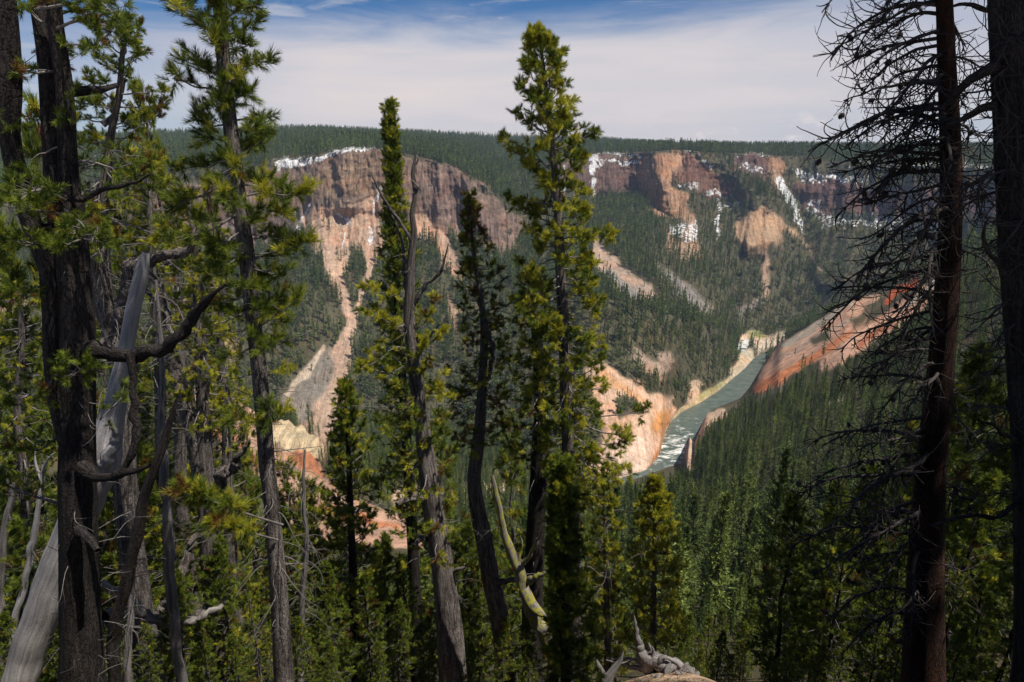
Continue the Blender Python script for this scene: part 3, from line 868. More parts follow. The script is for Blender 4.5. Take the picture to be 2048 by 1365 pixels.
# ------------------------------------------------------------------ the forest
RNG = np.random.default_rng(11)
g_v = V.reshape(nr, nc, 3)
e1 = g_v[1:, :-1] - g_v[:-1, :-1]
e2 = g_v[:-1, 1:] - g_v[:-1, :-1]
area = np.abs(e1[..., 0] * e2[..., 1] - e1[..., 1] * e2[..., 0])      # plan area of each cell
cell = lambda a: a[:-1, :-1]
sg, rc = cell(SEG), cell(RR)
cx, cy = cell(X1), cell(Y1)
wood = 1 - cell(bare)
patchy = fbm(cx / 45, cy / 45, 0.5, 4)
wood *= np.where((sg > 3) & (sg < 6), np.clip(0.95 + patchy * 1.3, 0.3, 1.3), 1)
wood *= np.where((sg > 6) & (sg < 11), np.clip(1.0 + patchy * 0.9, 0.6, 1.2), 1)
back = ((sg > 8) & (sg < 10.2) & (cell(PX) > 1310) & (cell(PX) < 1570))
wood *= np.where(back, 0.72, 1)
wood *= 1 - 0.6 * cell(snow)
gap = np.interp(rc, [30, 90, 300, 900, 1300, 2200], [3.2, 4.0, 4.1, 3.7, 4.5, 7.0])
dens = wood / gap ** 2
dens *= (sg > 3.0) & (sg < 13.0)
dens *= 1 - ((sg > 6.0) & (sg < 6.0 + 0.95) & (cell(ZZ) < -246.0))
wz = cell(Z1) < Z_RIVER + 0.6
dens[wz] = 0
slope_hidden = (np.abs(cell(TT)) > R(46))
dens[slope_hidden & (rc > 150)] *= 0.3
cnt = RNG.poisson(np.clip(area * dens, 0, 60))
idx = np.repeat(np.arange(cnt.size), cnt.ravel())
ri, ci = np.unravel_index(idx, cnt.shape)
fa, fb = RNG.random(len(idx))[:, None], RNG.random(len(idx))[:, None]
TP = g_v[ri, ci] * (1 - fa) * (1 - fb) + g_v[ri + 1, ci] * fa * (1 - fb) + g_v[ri, ci + 1] * (1 - fa) * fb + g_v[ri + 1, ci + 1] * fa * fb
tr = np.hypot(TP[:, 0], TP[:, 1])
TH_ = np.interp(tr, [28, 60, 100, 400, 900, 2000], [4.0, 7.0, 15.0, 13.0, 12.0, 13.0]) * RNG.lognormal(-0.08, 0.34, len(tr))
TH_ = np.clip(TH_ * (1 + 0.35 * fbm(TP[:, 0] / 38, TP[:, 1] / 38, 2.5, 3)), 2.5, 20)
bw = wood[ri, ci]
TH_ *= np.where(bw < 0.2, 0.62, 1.0)
tpx, tpy = to_pix(TP[:, 0], TP[:, 1], TP[:, 2] + TH_ * 0.6)
seen = (tpx > -30) & (tpx < 2080) & (tpy < 1420)
# keep the river and the bare slopes behind in sight, as the forest edge runs
edge_x = [-50, 330, 420, 500, 560, 640, 760, 840, 860, 1150, 1240, 1300, 1345, 1390, 1397, 1424, 1450, 1480, 1520, 1560, 1640, 1740, 1850, 1950, 2048]
edge_y = [760, 820, 905, 985, 1040, 1075, 1085, 1085, 1015, 1000, 962, 944, 936, 920, 853, 834, 822, 800, 778, 758, 732, 692, 590, 480, 400]
kpx, kpy = to_pix(TP[:, 0], TP[:, 1], TP[:, 2] + TH_)
sgi = sg[ri, ci]
covers = ((sgi < 4.95) | ((sgi < 5.97) & (kpx > 1195)) | ((sgi < 6.5) & (kpx > 1195) & (kpx < 1545))) & (kpy < np.interp(kpx, edge_x, edge_y) + 9 * fbm(kpx / 34, kpx * 0, 0.5, 3)) & (tr < 800)
keep = ~covers | ((sgi > 5.35) & (sgi < 5.9) & (kpx > 1560) & (RNG.random(len(kpx)) < 0.05))
TP, TH_, tr, ri, ci, seen = TP[keep], TH_[keep], tr[keep], ri[keep], ci[keep], seen[keep]
tpx, tpy = tpx[keep], tpy[keep]
# keep the open lip and the trunks in front clear
rank = np.where(seen & (tr < 260), tr + np.where(tpx < 620, 60, 0), 1e9)
order = np.argsort(rank)
solo = order[:300]
rest = np.setdiff1d(np.arange(len(tr)), solo)
rest = rest[(tr[rest] > 60) | (RNG.random(len(rest)) < 0.3)]

slope_kinds = []
for k, (slim, nb, bld) in enumerate([(0.125, 340, 16), (0.105, 320, 16), (0.15, 350, 17), (0.09, 300, 14), (0.135, 330, 16)]):
    tb, nl = conifer_mesh("slope", 100 + k, nb, bld, slim)
    v, f, a = tb.arrays()
    tk = mesh_obj("trunk", v, f, M_FTRUNK, None, attrs={'along': a})
    cr = mesh_obj("crown", nl[0], nl[1], M_FOREST, None)
    slope_kinds.append((tk, cr))
    COL.objects.unlink(tk)
    COL.objects.unlink(cr)
for n, i in enumerate(solo):
    tk, cr = slope_kinds[n % 5]
    root = bpy.data.objects.new("slope_conifer", None)
    COL.objects.link(root)
    root.empty_display_size = 0.5
    root.location = TP[i] - (0, 0, 0.1)
    h = float(TH_[i])
    root.scale = (h * RNG.uniform(0.85, 1.2),) * 2 + (h,)
    root.rotation_euler = (RNG.normal(0, 0.02), RNG.normal(0, 0.02), RNG.uniform(0, 6.28))
    tag(root, 'slender dark green conifer in the dense forest on the near canyon slope', 'conifer', 'conifers of the near slope forest')
    for src in (tk, cr):
        c = src.copy()
        COL.objects.link(c)
        c.parent = root

far_kinds = [joined("far_conifer", 200 + k, nb=nb, blades=4, slim=s) for k, (nb, s) in enumerate([(46, 0.12), (40, 0.10), (50, 0.135), (36, 0.085)])]
near_kinds = [joined("wood_conifer", 220 + k, nb=190, blades=10, slim=s) for k, s in enumerate([0.12, 0.10, 0.145])]
dead_kind = joined("bare_conifer", 240, nb=40, blades=2, slim=0.08, dead=True)


def scatter(name, label, ids, kinds):
    me = bpy.data.meshes.new(name)
    me.vertices.add(len(ids))
    me.vertices.foreach_set('co', (TP[ids] - np.array([0, 0, 0.2])).astype(np.float32).ravel())
    for nm, val in (('tall', TH_[ids]), ('wide', TH_[ids] * RNG.uniform(0.85, 1.25, len(ids))), ('turn', RNG.uniform(0, 6.28, len(ids)))):
        a = me.attributes.new(nm, 'FLOAT', 'POINT')
        a.data.foreach_set('value', val.astype(np.float32))
    a = me.attributes.new('pick', 'INT', 'POINT')
    a.data.foreach_set('value', RNG.integers(0, len(kinds), len(ids)).astype(np.int32))
    o = bpy.data.objects.new(name, me)
    COL.objects.link(o)
    ng = bpy.data.node_groups.new(name, 'GeometryNodeTree')
    ng.interface.new_socket('Geometry', in_out='INPUT', socket_type='NodeSocketGeometry')
    ng.interface.new_socket('Geometry', in_out='OUTPUT', socket_type='NodeSocketGeometry')
    gi, go = nd(ng, 'NodeGroupInput'), nd(ng, 'NodeGroupOutput')
    iop = nd(ng, 'GeometryNodeInstanceOnPoints')
    join = nd(ng, 'GeometryNodeJoinGeometry')
    for k in kinds:
        oi = nd(ng, 'GeometryNodeObjectInfo')
        oi.inputs['Object'].default_value = k
        oi.inputs['As Instance'].default_value = True
        ng.links.new(oi.outputs['Geometry'], join.inputs[0])
    ng.links.new(join.outputs[0], iop.inputs['Instance'])
    iop.inputs['Pick Instance'].default_value = True

    def attr(nm, tp='FLOAT'):
        n = nd(ng, 'GeometryNodeInputNamedAttribute', data_type=tp)
        n.inputs['Name'].default_value = nm
        return n.outputs['Attribute']
    cs, cr_ = nd(ng, 'ShaderNodeCombineXYZ'), nd(ng, 'ShaderNodeCombineXYZ')
    ng.links.new(attr('wide'), cs.inputs[0])
    ng.links.new(attr('wide'), cs.inputs[1])
    ng.links.new(attr('tall'), cs.inputs[2])
    ng.links.new(attr('turn'), cr_.inputs[2])
    ng.links.new(cs.outputs[0], iop.inputs['Scale'])
    ng.links.new(cr_.outputs[0], iop.inputs['Rotation'])
    ng.links.new(attr('pick', 'INT'), iop.inputs['Instance Index'])
    ng.links.new(gi.outputs[0], iop.inputs['Points'])
    ng.links.new(iop.outputs[0], go.inputs[0])
    md = o.modifiers.new('forest', 'NODES')
    md.node_group = ng
    return tag(o, label, 'forest', kind='stuff')


far_ids = rest[tr[rest] > 480]
near_ids = rest[tr[rest] <= 480]
scatter("far_forest", 'dense conifer forest over the far canyon wall and the plateau', far_ids, far_kinds * 4 + [dead_kind])
scatter("near_forest", 'dense conifer forest below the nearest trees of the near slope', near_ids, near_kinds * 4 + [dead_kind])
print('trees', len(far_ids), len(near_ids), len(solo))
# ------------------------------------------------------------------ foreground trees
def smooth_path(p, step=0.12):
    """Catmull-Rom through rows of p (any number of columns), resampled"""
    p = np.asarray(p, float)
    if len(p) < 3:
        return p
    q = np.vstack([2 * p[0] - p[1], p, 2 * p[-1] - p[-2]])
    out = []
    for i in range(1, len(q) - 2):
        n = max(2, min(14, int(np.linalg.norm(q[i + 1, :3] - q[i, :3]) / step)))
        t = np.linspace(0, 1, n, endpoint=False)[:, None]
        a, b, c, d = q[i - 1], q[i], q[i + 1], q[i + 2]
        out.append(0.5 * (2 * b + (c - a) * t + (2 * a - 5 * b + 4 * c - d) * t ** 2 + (3 * b - a - 3 * c + d) * t ** 3))
    out.append(q[-2][None])
    return np.vstack(out)


def stem_path(px_path, D, to_ground=True, flare=1.25, dd=0.0):
    """(px, py, width px) measured in the photograph -> real points and radii at distance D; carried on down to the soil"""
    rows = []
    n = len(px_path)
    for i, (x, y, w) in enumerate(px_path):
        d = D + dd * i / max(n - 1, 1)
        p = at_depth(x, y, d)
        rows.append([*p, w / 2 / F * (p[1] * CP - p[2] * SP)])
    if to_ground:
        a, b = np.array(rows[-2]), np.array(rows[-1])
        g = ground_z(b[0], b[1])
        k = 0
        while b[2] > g - 0.3 and k < 12:
            dirn = (b - a)[:3]
            dirn = dirn / max(np.linalg.norm(dirn), 1e-6)
            dirn = dirn * 0.6 + np.array([0, 0, -0.6])
            dirn /= np.linalg.norm(dirn)
            st = min(1.2, max(0.25, (b[2] - g + 0.4)))
            a, b = b, np.array([*(b[:3] + dirn * st), b[3] * 1.05])
            g = ground_z(b[0], b[1])
            rows.append(b)
            k += 1
        rows[-1][3] *= flare
    return np.array(rows)


def gnarl(q, seed, amt=0.9):
    """knots and small crooks along a dead limb"""
    q = q.copy()
    t = np.arange(len(q)) * 0.55
    w = np.minimum(1, np.arange(len(q)) / 3.0)
    for c in range(3):
        q[:, c] += fbm(t + seed * 7.3, t * 0 + c * 11.1, 0.3, 3) * q[:, 3] * amt * w
    q[:, 3] *= 1 + 0.38 * amt * fbm(t * 1.3 + seed, t * 0 + 5.5, 0.7, 2)
    return q


class Crown:
    """branches and needles of one tree"""

    def __init__(self, seed):
        self.rng = np.random.default_rng(seed)
        self.wood = Tubes()
        self.P, self.A, self.S, self.T = [], [], [], []
        self.cones = []

    def shoot(self, p, d, size, gold, rust, count=2, wild=0.75):
        rng = self.rng
        gg = 1.0 if rng.random() < gold else 0.0
        rr = 1.0 if rng.random() < rust else 0.0
        for _ in range(count):
            self.P.append(p + rng.normal(0, size * 0.12, 3))
            self.A.append(d + rng.normal(0, wild * 0.5, 3) + np.array([0, 0, 0.25]))
            self.S.append(size * rng.uniform(0.75, 1.2))
            self.T.append((rng.uniform(0.0, 1.0), gg * rng.uniform(0.3, 0.95), rr * rng.uniform(0.5, 1)))

    def twig(self, p, d, L, r, leaf, size, gold, rust, curl=0.25, dens=1.0, sides=3, count=2, puff=0):
        rng = self.rng
        n = max(3, int(L / 0.09))
        n = min(n, 9)
        pts = [p]
        d = d / np.linalg.norm(d)
        bend = rng.normal(0, curl, 3) + np.array([0, 0, curl * 0.7])
        for k in range(n):
            d = d + bend / n + rng.normal(0, 0.10, 3)
            d = d / np.linalg.norm(d)
            pts.append(pts[-1] + d * L / n)
        pts = np.array(pts)
        self.wood.add(pts, np.linspace(r, r * 0.45, len(pts)), sides)
        if leaf > 0 and rng.random() < leaf and puff:
            self.shoot(pts[-1], d, size, gold, rust, puff, 1.5)
            if L > 0.25:
                self.shoot(pts[-2], d, size, gold, rust, max(1, puff // 2), 1.3)
        elif leaf > 0 and rng.random() < leaf:
            self.shoot(pts[-1], d, size, gold, rust, count + 1)
            m = int(max(1, L * dens / (size * 0.55)))
            for s in np.linspace(0.35, 0.9, m):
                if rng.random() < 0.8:
                    i = int(s * (len(pts) - 1))
                    self.shoot(pts[i], pts[min(i + 1, len(pts) - 1)] - pts[max(i - 1, 0)] + rng.normal(0, 0.03, 3), size, gold, rust, count)
        return pts

    def bough(self, pts, r0, leaf, size, gold, rust, dens=1.0, twig_len=0.35, from_s=0.3, tip_leaf=True, count=2, sides=5, curl=0.25, tw=6.0, puff=0):
        """a branch along given points with side twigs"""
        rng = self.rng
        pts = smooth_path(np.asarray(pts, float), 0.10)
        n = len(pts)
        self.wood.add(pts, r0 * np.linspace(1, 0.3, n) ** 0.8, sides)
        L = np.linalg.norm(np.diff(pts, axis=0), axis=1).sum()
        m = int(max(3, L * tw * dens * (1 - from_s)))
        for s in rng.uniform(from_s, 1.0, m):
            i = min(int(s * (n - 1)), n - 2)
            d = pts[i + 1] - pts[i]
            d = d / (np.linalg.norm(d) + 1e-9)
            side = np.cross(d, [0, 0, 1.0])
            side = side / (np.linalg.norm(side) + 1e-9) * rng.choice([-1, 1])
            dd = d * 0.75 + side * rng.uniform(0.4, 1.0) + np.array([0, 0, rng.uniform(-0.25, 0.5)])
            self.twig(pts[i], dd, twig_len * rng.uniform(0.5, 1.25) * (1.15 - 0.55 * s), max(0.003, r0 * 0.32), leaf, size, gold, rust, curl, dens, 3, count, puff)
        if tip_leaf and leaf > 0:
            self.shoot(pts[-1], pts[-1] - pts[-3], size * 1.1, gold, rust, max(puff, count + 2), 1.4 if puff else 0.75)
        return pts

    def fill(self, trunk, prof, n, leaf=0.95, size=0.15, gold=0.15, rust=0.02, dens=1.0, rise=(1.0, -0.1), droop=0.25, up=0.3, twig_len=0.35, count=2, D=None, len_rand=(0.6, 1.1), rad=0.010, bias=1.0, puff=0, tw=6.0, from_s=None):
        """whorls of branches up a trunk; prof rows = (py, left px, right px) as the outline reads from the front"""
        rng = self.rng
        prof = np.array(prof, float)
        tpx, tpy = to_pix(trunk[:, 0], trunk[:, 1], trunk[:, 2])
        o = np.argsort(tpy)
        y0, y1 = prof[0, 0], prof[-1, 0]
        ys = y0 + (y1 - y0) * ((np.arange(n) + rng.uniform(0, 1, n)) / n) ** bias
        lumps = np.interp(ys, np.linspace(y0, y1, 14), rng.uniform(0.62, 1.15, 14))
        for k, y in enumerate(ys):
            base = np.array([np.interp(y, tpy[o], trunk[o, c]) for c in range(4)])
            depth = base[1] * CP - base[2] * SP
            f = (y - y0) / (y1 - y0 + 1e-6)
            lf, rt = np.interp(y, prof[:, 0], prof[:, 1]) / F * depth, np.interp(y, prof[:, 0], prof[:, 2]) / F * depth
            a = k * 2.3999 + rng.normal(0, 0.35)
            c = math.cos(a)
            ext = (rt if c > 0 else lf) * abs(c) + 0.5 * (rt + lf) * (1 - abs(c))
            L = max(0.10, ext * rng.uniform(*len_rand) * lumps[k])
            el = rise[0] + (rise[1] - rise[0]) * min(1, f * 1.6) ** 0.7 + rng.normal(0, 0.15)
            h = np.array([c, math.sin(a), 0])
            side = np.array([-h[1], h[0], 0]) * rng.normal(0, 0.18)
            pts = []
            for s in np.linspace(0, 1, 6):
                z = math.sin(el) * s - droop * s * s * (1 if el < 0.6 else 0.2) + up * max(0, s - 0.55) ** 1.3
                pts.append(base[:3] + L * (h * math.cos(el) * s + side * s * s + np.array([0, 0, z])) + rng.normal(0, 0.02 * L, 3) * (s > 0))
            self.bough(pts, min(rad + 0.010 * L, base[3] * 0.7 + 0.003), leaf, size, gold, rust, dens, min(twig_len, 0.12 + 0.42 * L), (0.18 if L < 0.6 else 0.3) if from_s is None else (from_s if L > 0.5 else from_s * 0.5), True, count, tw=tw, puff=puff)

    def snags(self, trunk, y0, y1, n, L=(0.2, 0.7), sides=(True, True), fine=3, down=0.25, r=0.008):
        """dead twiggy stubs on a stem"""
        rng = self.rng
        tpx, tpy = to_pix(trunk[:, 0], trunk[:, 1], trunk[:, 2])
        o = np.argsort(tpy)
        for k in range(n):
            y = rng.uniform(y0, y1)
            base = np.array([np.interp(y, tpy[o], trunk[o, c]) for c in range(4)])
            a = rng.uniform(0, 6.28)
            d = np.array([math.cos(a), math.sin(a) * 0.8, rng.uniform(-0.3, 0.35)])
            l = rng.uniform(*L)
            pts = [base[:3]]
            for s in range(5):
                d = d + rng.normal(0, 0.22, 3) + np.array([0, 0, -down * 0.35])
                d /= np.linalg.norm(d)
                pts.append(pts[-1] + d * l / 5)
            self.wood.add(smooth_path(pts, 0.06), np.linspace(r * (0.5 + l), r * 0.3, len(smooth_path(pts, 0.06))), 4)
            for _ in range(rng.integers(0, fine + 1)):
                i = rng.integers(2, 6)
                self.twig(pts[i], d + rng.normal(0, 0.7, 3), l * rng.uniform(0.25, 0.6), r * 0.35, 0, 0.1, 0, 0, 0.7)

    def build(self, parent, wood_mat, leaf_mat_=None, K=26, width=0.05, name="crown", spread=(0.45, 1.2)):
        v, f, a = self.wood.arrays() if self.wood.v else (np.zeros((0, 3)), np.zeros((0, 4), int), np.zeros((0, 3)))
        mi = np.zeros(len(f), int)
        tint = np.zeros((len(v), 3))
        if self.P:
            nv, nf, ntint = needle_shoots(self.rng, np.array(self.P), np.array(self.A), np.array(self.S), K, width, np.array(self.T), spread)
            f = np.concatenate([f, nf + len(v)])
            v = np.concatenate([v, nv])
            a = np.concatenate([a, nv])
            tint = np.concatenate([tint, ntint])
            mi = np.concatenate([mi, np.ones(len(nf), int)])
        if not len(v):
            return None
        return mesh_obj(name, v, f, [wood_mat, leaf_mat_ or M_PINE], parent, attrs={'along': a, 'tint': tint}, midx=mi)


def root_at(name, rows, label, cat, group=None):
    """Empty at the foot of a stem; children keep world coordinates"""
    o = bpy.data.objects.new(name, None)
    COL.objects.link(o)
    o.empty_display_size = 0.3
    tag(o, label, cat, group)
    return o


def finish(root, foot):
    """move the root Empty to the tree's foot without moving its parts"""
    root.location = foot
    for c in bpy.data.objects:
        if c.parent is root:
            c.location = c.location - Vector(foot)


def px_bough(cr, path, D, r0, dd=0.0, **kw):
    n = len(path)
    pts = [at_depth(x, y, D + dd * i / (n - 1)) for i, (x, y) in enumerate(path)]
    return cr.bough(pts, r0, **kw)


def make_pine(name, label, seed, D, path, prof=None, n=60, stems=(), limbs=(), boughs=(), snags=(), bark=None, wood=None, lump=0.16, K=56, width=0.052, cat='pine tree', group=None, extra=None, leaf_m=None, ground=True, sides=12, fills=None, **kw):
    root = root_at(name, None, label, cat, group)
    rows = stem_path(path, D, ground)
    sm = smooth_path(rows, 0.14)
    tb = Tubes()
    if cat == 'dead tree':
        sm = gnarl(sm, seed, 0.12 if path[len(path) // 2][2] > 25 else 0.7)
    tb.add(sm[:, :3], np.maximum(sm[:, 3], 0.004), sides, seed, lump)
    for k, (p, d0, d1) in enumerate(stems):
        q = smooth_path(stem_path(p, d0, False, dd=d1 - d0), 0.12)
        tb.add(q[:, :3], np.maximum(q[:, 3], 0.004), 10, seed + 3 + k, lump)
    for k, (p, d0, d1) in enumerate(limbs):
        q = gnarl(smooth_path(stem_path(p, d0, False, dd=d1 - d0), 0.05), seed + k)
        tb.add(q[:, :3], np.maximum(q[:, 3] * 0.88, 0.003), 8, seed + 9 + k, 0.28)
    tb.build("trunk", bark or M_BARK, root)
    cr = Crown(seed)
    if prof is not None:
        cr.fill(sm, prof, n, **kw)
    for (tr_path, pr, nn, kk) in (fills or ()):
        cr.fill(smooth_path(stem_path(tr_path, D, False), 0.14), pr, nn, **{**kw, **kk})
    for (p, d0, d1, r0, bk) in boughs:
        px_bough(cr, p, d0, r0, d1 - d0, **bk)
    for sgs in snags:
        cr.snags(sm, *sgs[:3], **(sgs[3] if len(sgs) > 3 else {}))
    if extra:
        extra(cr, sm, root)
    cr.build(root, wood or M_TWIG, leaf_m, K, width)
    finish(root, tuple(float(c) for c in rows[-1][:3]))
    return root


LF = dict(leaf=0.95, size=0.15, gold=0.2, rust=0.02)
# --- the tall pine in the middle
make_pine("tall_pine", 'tallest pine in the middle, its pointed top high against the sky', 1, 14,
          [(1079, 80, 3), (1085, 120, 7), (1094, 200, 10), (1102, 280, 12), (1110, 350, 15), (1116, 430, 17), (1121, 520, 20), (1126, 620, 22), (1130, 700, 24), (1133, 800, 27), (1138, 900, 28), (1143, 1000, 30), (1148, 1100, 30), (1152, 1250, 34)],
          [(82, 8, 8), (104, 34, 22), (138, 62, 54), (180, 80, 56), (230, 84, 62), (262, 80, 36), (292, 108, 96), (330, 104, 88), (350, 122, 100), (400, 112, 84), (450, 104, 118), (500, 112, 78), (560, 112, 80), (620, 122, 104), (700, 104, 110), (760, 94, 112), (850, 60, 150), (900, 50, 112), (1000, 42, 84)],
          190, leaf=0.97, size=0.145, gold=0.58, rust=0.01, droop=0.22, up=0.45, twig_len=0.34, rise=(1.15, -0.15), puff=6, tw=8.5, from_s=0.36, len_rand=(0.5, 1.15),
          boughs=[([(1118, 465), (1150, 462), (1190, 472), (1225, 476)], 14, 13.6, 0.022, dict(leaf=1, size=0.15, gold=0.6, rust=0, from_s=0.75, twig_len=0.25, puff=6, tw=26)),
                  ([(1110, 300), (1150, 285), (1190, 262)], 14, 13.8, 0.018, dict(leaf=1, size=0.15, gold=0.3, rust=0, from_s=0.4, twig_len=0.3, puff=6, tw=12)),
                  ([(1135, 850), (1190, 835), (1240, 830), (1285, 825)], 14, 13.5, 0.022, dict(leaf=0.9, size=0.14, gold=0.5, rust=0, from_s=0.3, twig_len=0.5, puff=5, tw=8))],
          snags=[(480, 1050, 46, dict(L=(0.3, 1.3), fine=4, down=0.5)), (900, 1200, 20, dict(L=(0.4, 1.2), fine=4, down=0.7))])
make_pine("shaded_pine", 'dark trunked pine close behind the tallest pine, crown lost in its branches', 2, 15.6,
          [(1066, 560, 12), (1070, 640, 18), (1078, 720, 24), (1082, 820, 28), (1079, 900, 34), (1075, 970, 36), (1070, 1080, 38), (1066, 1200, 42)],
          [(540, 16, 16), (620, 70, 40), (700, 90, 50), (800, 90, 60), (900, 70, 60)], 60, bark=M_BARKD, leaf=0.85, size=0.14, gold=0.25, rust=0.05, puff=4, tw=7,
          snags=[(700, 1150, 40, dict(L=(0.3, 1.0), fine=4, down=0.5))], limbs=[([(1078, 945, 12), (1090, 965, 12), (1092, 985, 8)], 15.5, 15.2)])
# --- rust-flecked pine
make_pine("rusty_pine", 'thin crooked pine with many rust red dead needles, just left of the tallest pine', 3, 15,
          [(941, 398, 3), (945, 480, 8), (952, 540, 10), (962, 600, 12), (968, 680, 16), (965, 750, 18), (962, 830, 22), (955, 900, 26), (948, 960, 28), (955, 1020, 32), (968, 1080, 34), (980, 1150, 36), (1000, 1240, 38), (1012, 1340, 42)],
          [(402, 12, 12), (430, 18, 20), (470, 28, 24), (520, 30, 44), (560, 46, 56), (620, 48, 54), (680, 64, 64), (750, 84, 72), (830, 84, 64), (900, 50, 66)], 96,
          leaf=0.7, size=0.125, gold=0.25, rust=0.40, puff=4, tw=7, droop=0.1, up=0.5, twig_len=0.3,
          limbs=[([(1000, 1190, 12), (975, 1140, 10), (970, 1100, 8), (985, 1070, 5)], 14.9, 14.5), ([(978, 1160, 20), (1010, 1165, 14), (1050, 1150, 8)], 15, 14.6), ([(955, 600, 8), (975, 660, 10), (985, 700, 10), (975, 760, 10)], 14.8, 15)],
          snags=[(520, 1150, 60, dict(L=(0.3, 1.1), fine=4))])
# --- half-dead pine in the centre
cb = dict(leaf=1, size=0.13, gold=0.8, rust=0.04, from_s=0.25, twig_len=0.32, puff=6, tw=14)
cdead = dict(leaf=0, size=0.1, gold=0, rust=0, from_s=0.3, twig_len=0.3, tw=5, curl=0.6)
make_pine("dead_topped_pine", 'leaning grey pine with a bare forked top and yellow green lower boughs', 4, 13,
          [(832, 303, 3), (826, 350, 8), (831, 385, 9), (824, 430, 11), (828, 460, 13), (822, 520, 16), (820, 580, 20), (818, 640, 24), (826, 700, 28), (832, 760, 30), (842, 830, 32), (850, 900, 36), (860, 960, 44), (868, 1030, 44), (880, 1100, 46), (890, 1180, 50), (898, 1260, 54), (905, 1365, 60)],
          [(700, 70, 50), (780, 80, 50), (850, 90, 60), (950, 70, 70), (1050, 60, 50), (1110, 90, 40)], 40, leaf=0.8, size=0.125, gold=0.4, rust=0.16, len_rand=(0.4, 1.0), puff=5, tw=8,
          limbs=[([(824, 485, 10), (812, 462, 9), (790, 430, 8), (765, 395, 6), (742, 345, 3)], 13, 12.8), ([(806, 455, 6), (795, 437, 4), (775, 415, 3), (760, 412, 2)], 12.95, 12.8), ([(822, 600, 12), (810, 560, 9), (806, 500, 7), (796, 460, 5), (783, 430, 3)], 13, 13.3),
                 ([(820, 620, 12), (850, 572, 9), (880, 545, 7), (893, 505, 4), (896, 488, 2)], 13, 12.7), ([(833, 385, 6), (836, 375, 5), (822, 360, 3)], 13, 12.9), ([(832, 330, 5), (836, 318, 4), (828, 306, 2)], 13, 13),
                 ([(856, 998, 22), (835, 996, 20), (815, 998, 15), (795, 1008, 9)], 13, 12.5), ([(858, 1068, 20), (842, 1072, 16), (832, 1088, 10), (828, 1092, 7)], 13, 12.6), ([(846, 928, 14), (830, 932, 10), (822, 940, 6)], 13, 12.7),
                 ([(895, 1145, 12), (915, 1138, 10), (932, 1136, 6)], 13, 12.8), ([(830, 720, 12), (845, 690, 10), (860, 672, 8), (878, 650, 5)], 13, 12.6), ([(822, 655, 10), (800, 662, 9), (790, 650, 8), (776, 640, 4)], 13, 12.6)],
          boughs=[([(822, 640), (795, 655), (765, 640), (722, 622)], 13, 12.5, 0.018, cb), ([(826, 700), (790, 695), (760, 720), (716, 738)], 13, 12.4, 0.018, cb), ([(826, 720), (795, 740), (770, 745), (730, 735)], 13, 12.7, 0.016, cb),
                  ([(820, 610), (790, 590), (760, 585), (735, 575)], 13, 12.8, 0.014, cb), ([(832, 700), (858, 690), (880, 665)], 13, 12.5, 0.014, cb), ([(832, 660), (855, 640), (872, 600)], 13, 13.2, 0.014, {**cb, 'rust': 0.3}),
                  ([(836, 790), (800, 812), (760, 815), (705, 812)], 13, 12.5, 0.012, {**cdead, 'leaf': 0.3}), ([(840, 760), (875, 765), (905, 790)], 13, 12.6, 0.012, {**cb, 'gold': 0.4, 'rust': 0.3}), ([(850, 870), (800, 850), (755, 840)], 13, 12.6, 0.013, {**cb, 'gold': 0.3})],
          snags=[(380, 640, 16, dict(L=(0.15, 0.5), fine=2)), (640, 1250, 60, dict(L=(0.15, 0.8), fine=4, down=0.4))])
# --- spire behind it
make_pine("spire_pine", 'narrow dark green spire shaped pine behind the bare topped grey pine', 5, 20,
          [(779, 208, 3), (782, 280, 7), (787, 380, 10), (790, 480, 12), (795, 600, 14), (805, 760, 17), (815, 900, 20), (822, 1020, 22)],
          [(212, 3, 3), (228, 7, 8), (250, 13, 16), (300, 20, 22), (335, 24, 22), (355, 22, 26), (390, 22, 32), (450, 24, 40), (520, 32, 46), (600, 42, 58), (660, 66, 70), (760, 74, 66), (900, 70, 70), (1080, 70, 60)], 250, bark=M_BARKD,
          leaf=1, size=0.16, gold=0.3, rust=0.0, droop=0.05, up=0.4, rise=(1.2, 0.35), twig_len=0.32, K=26, width=0.085)
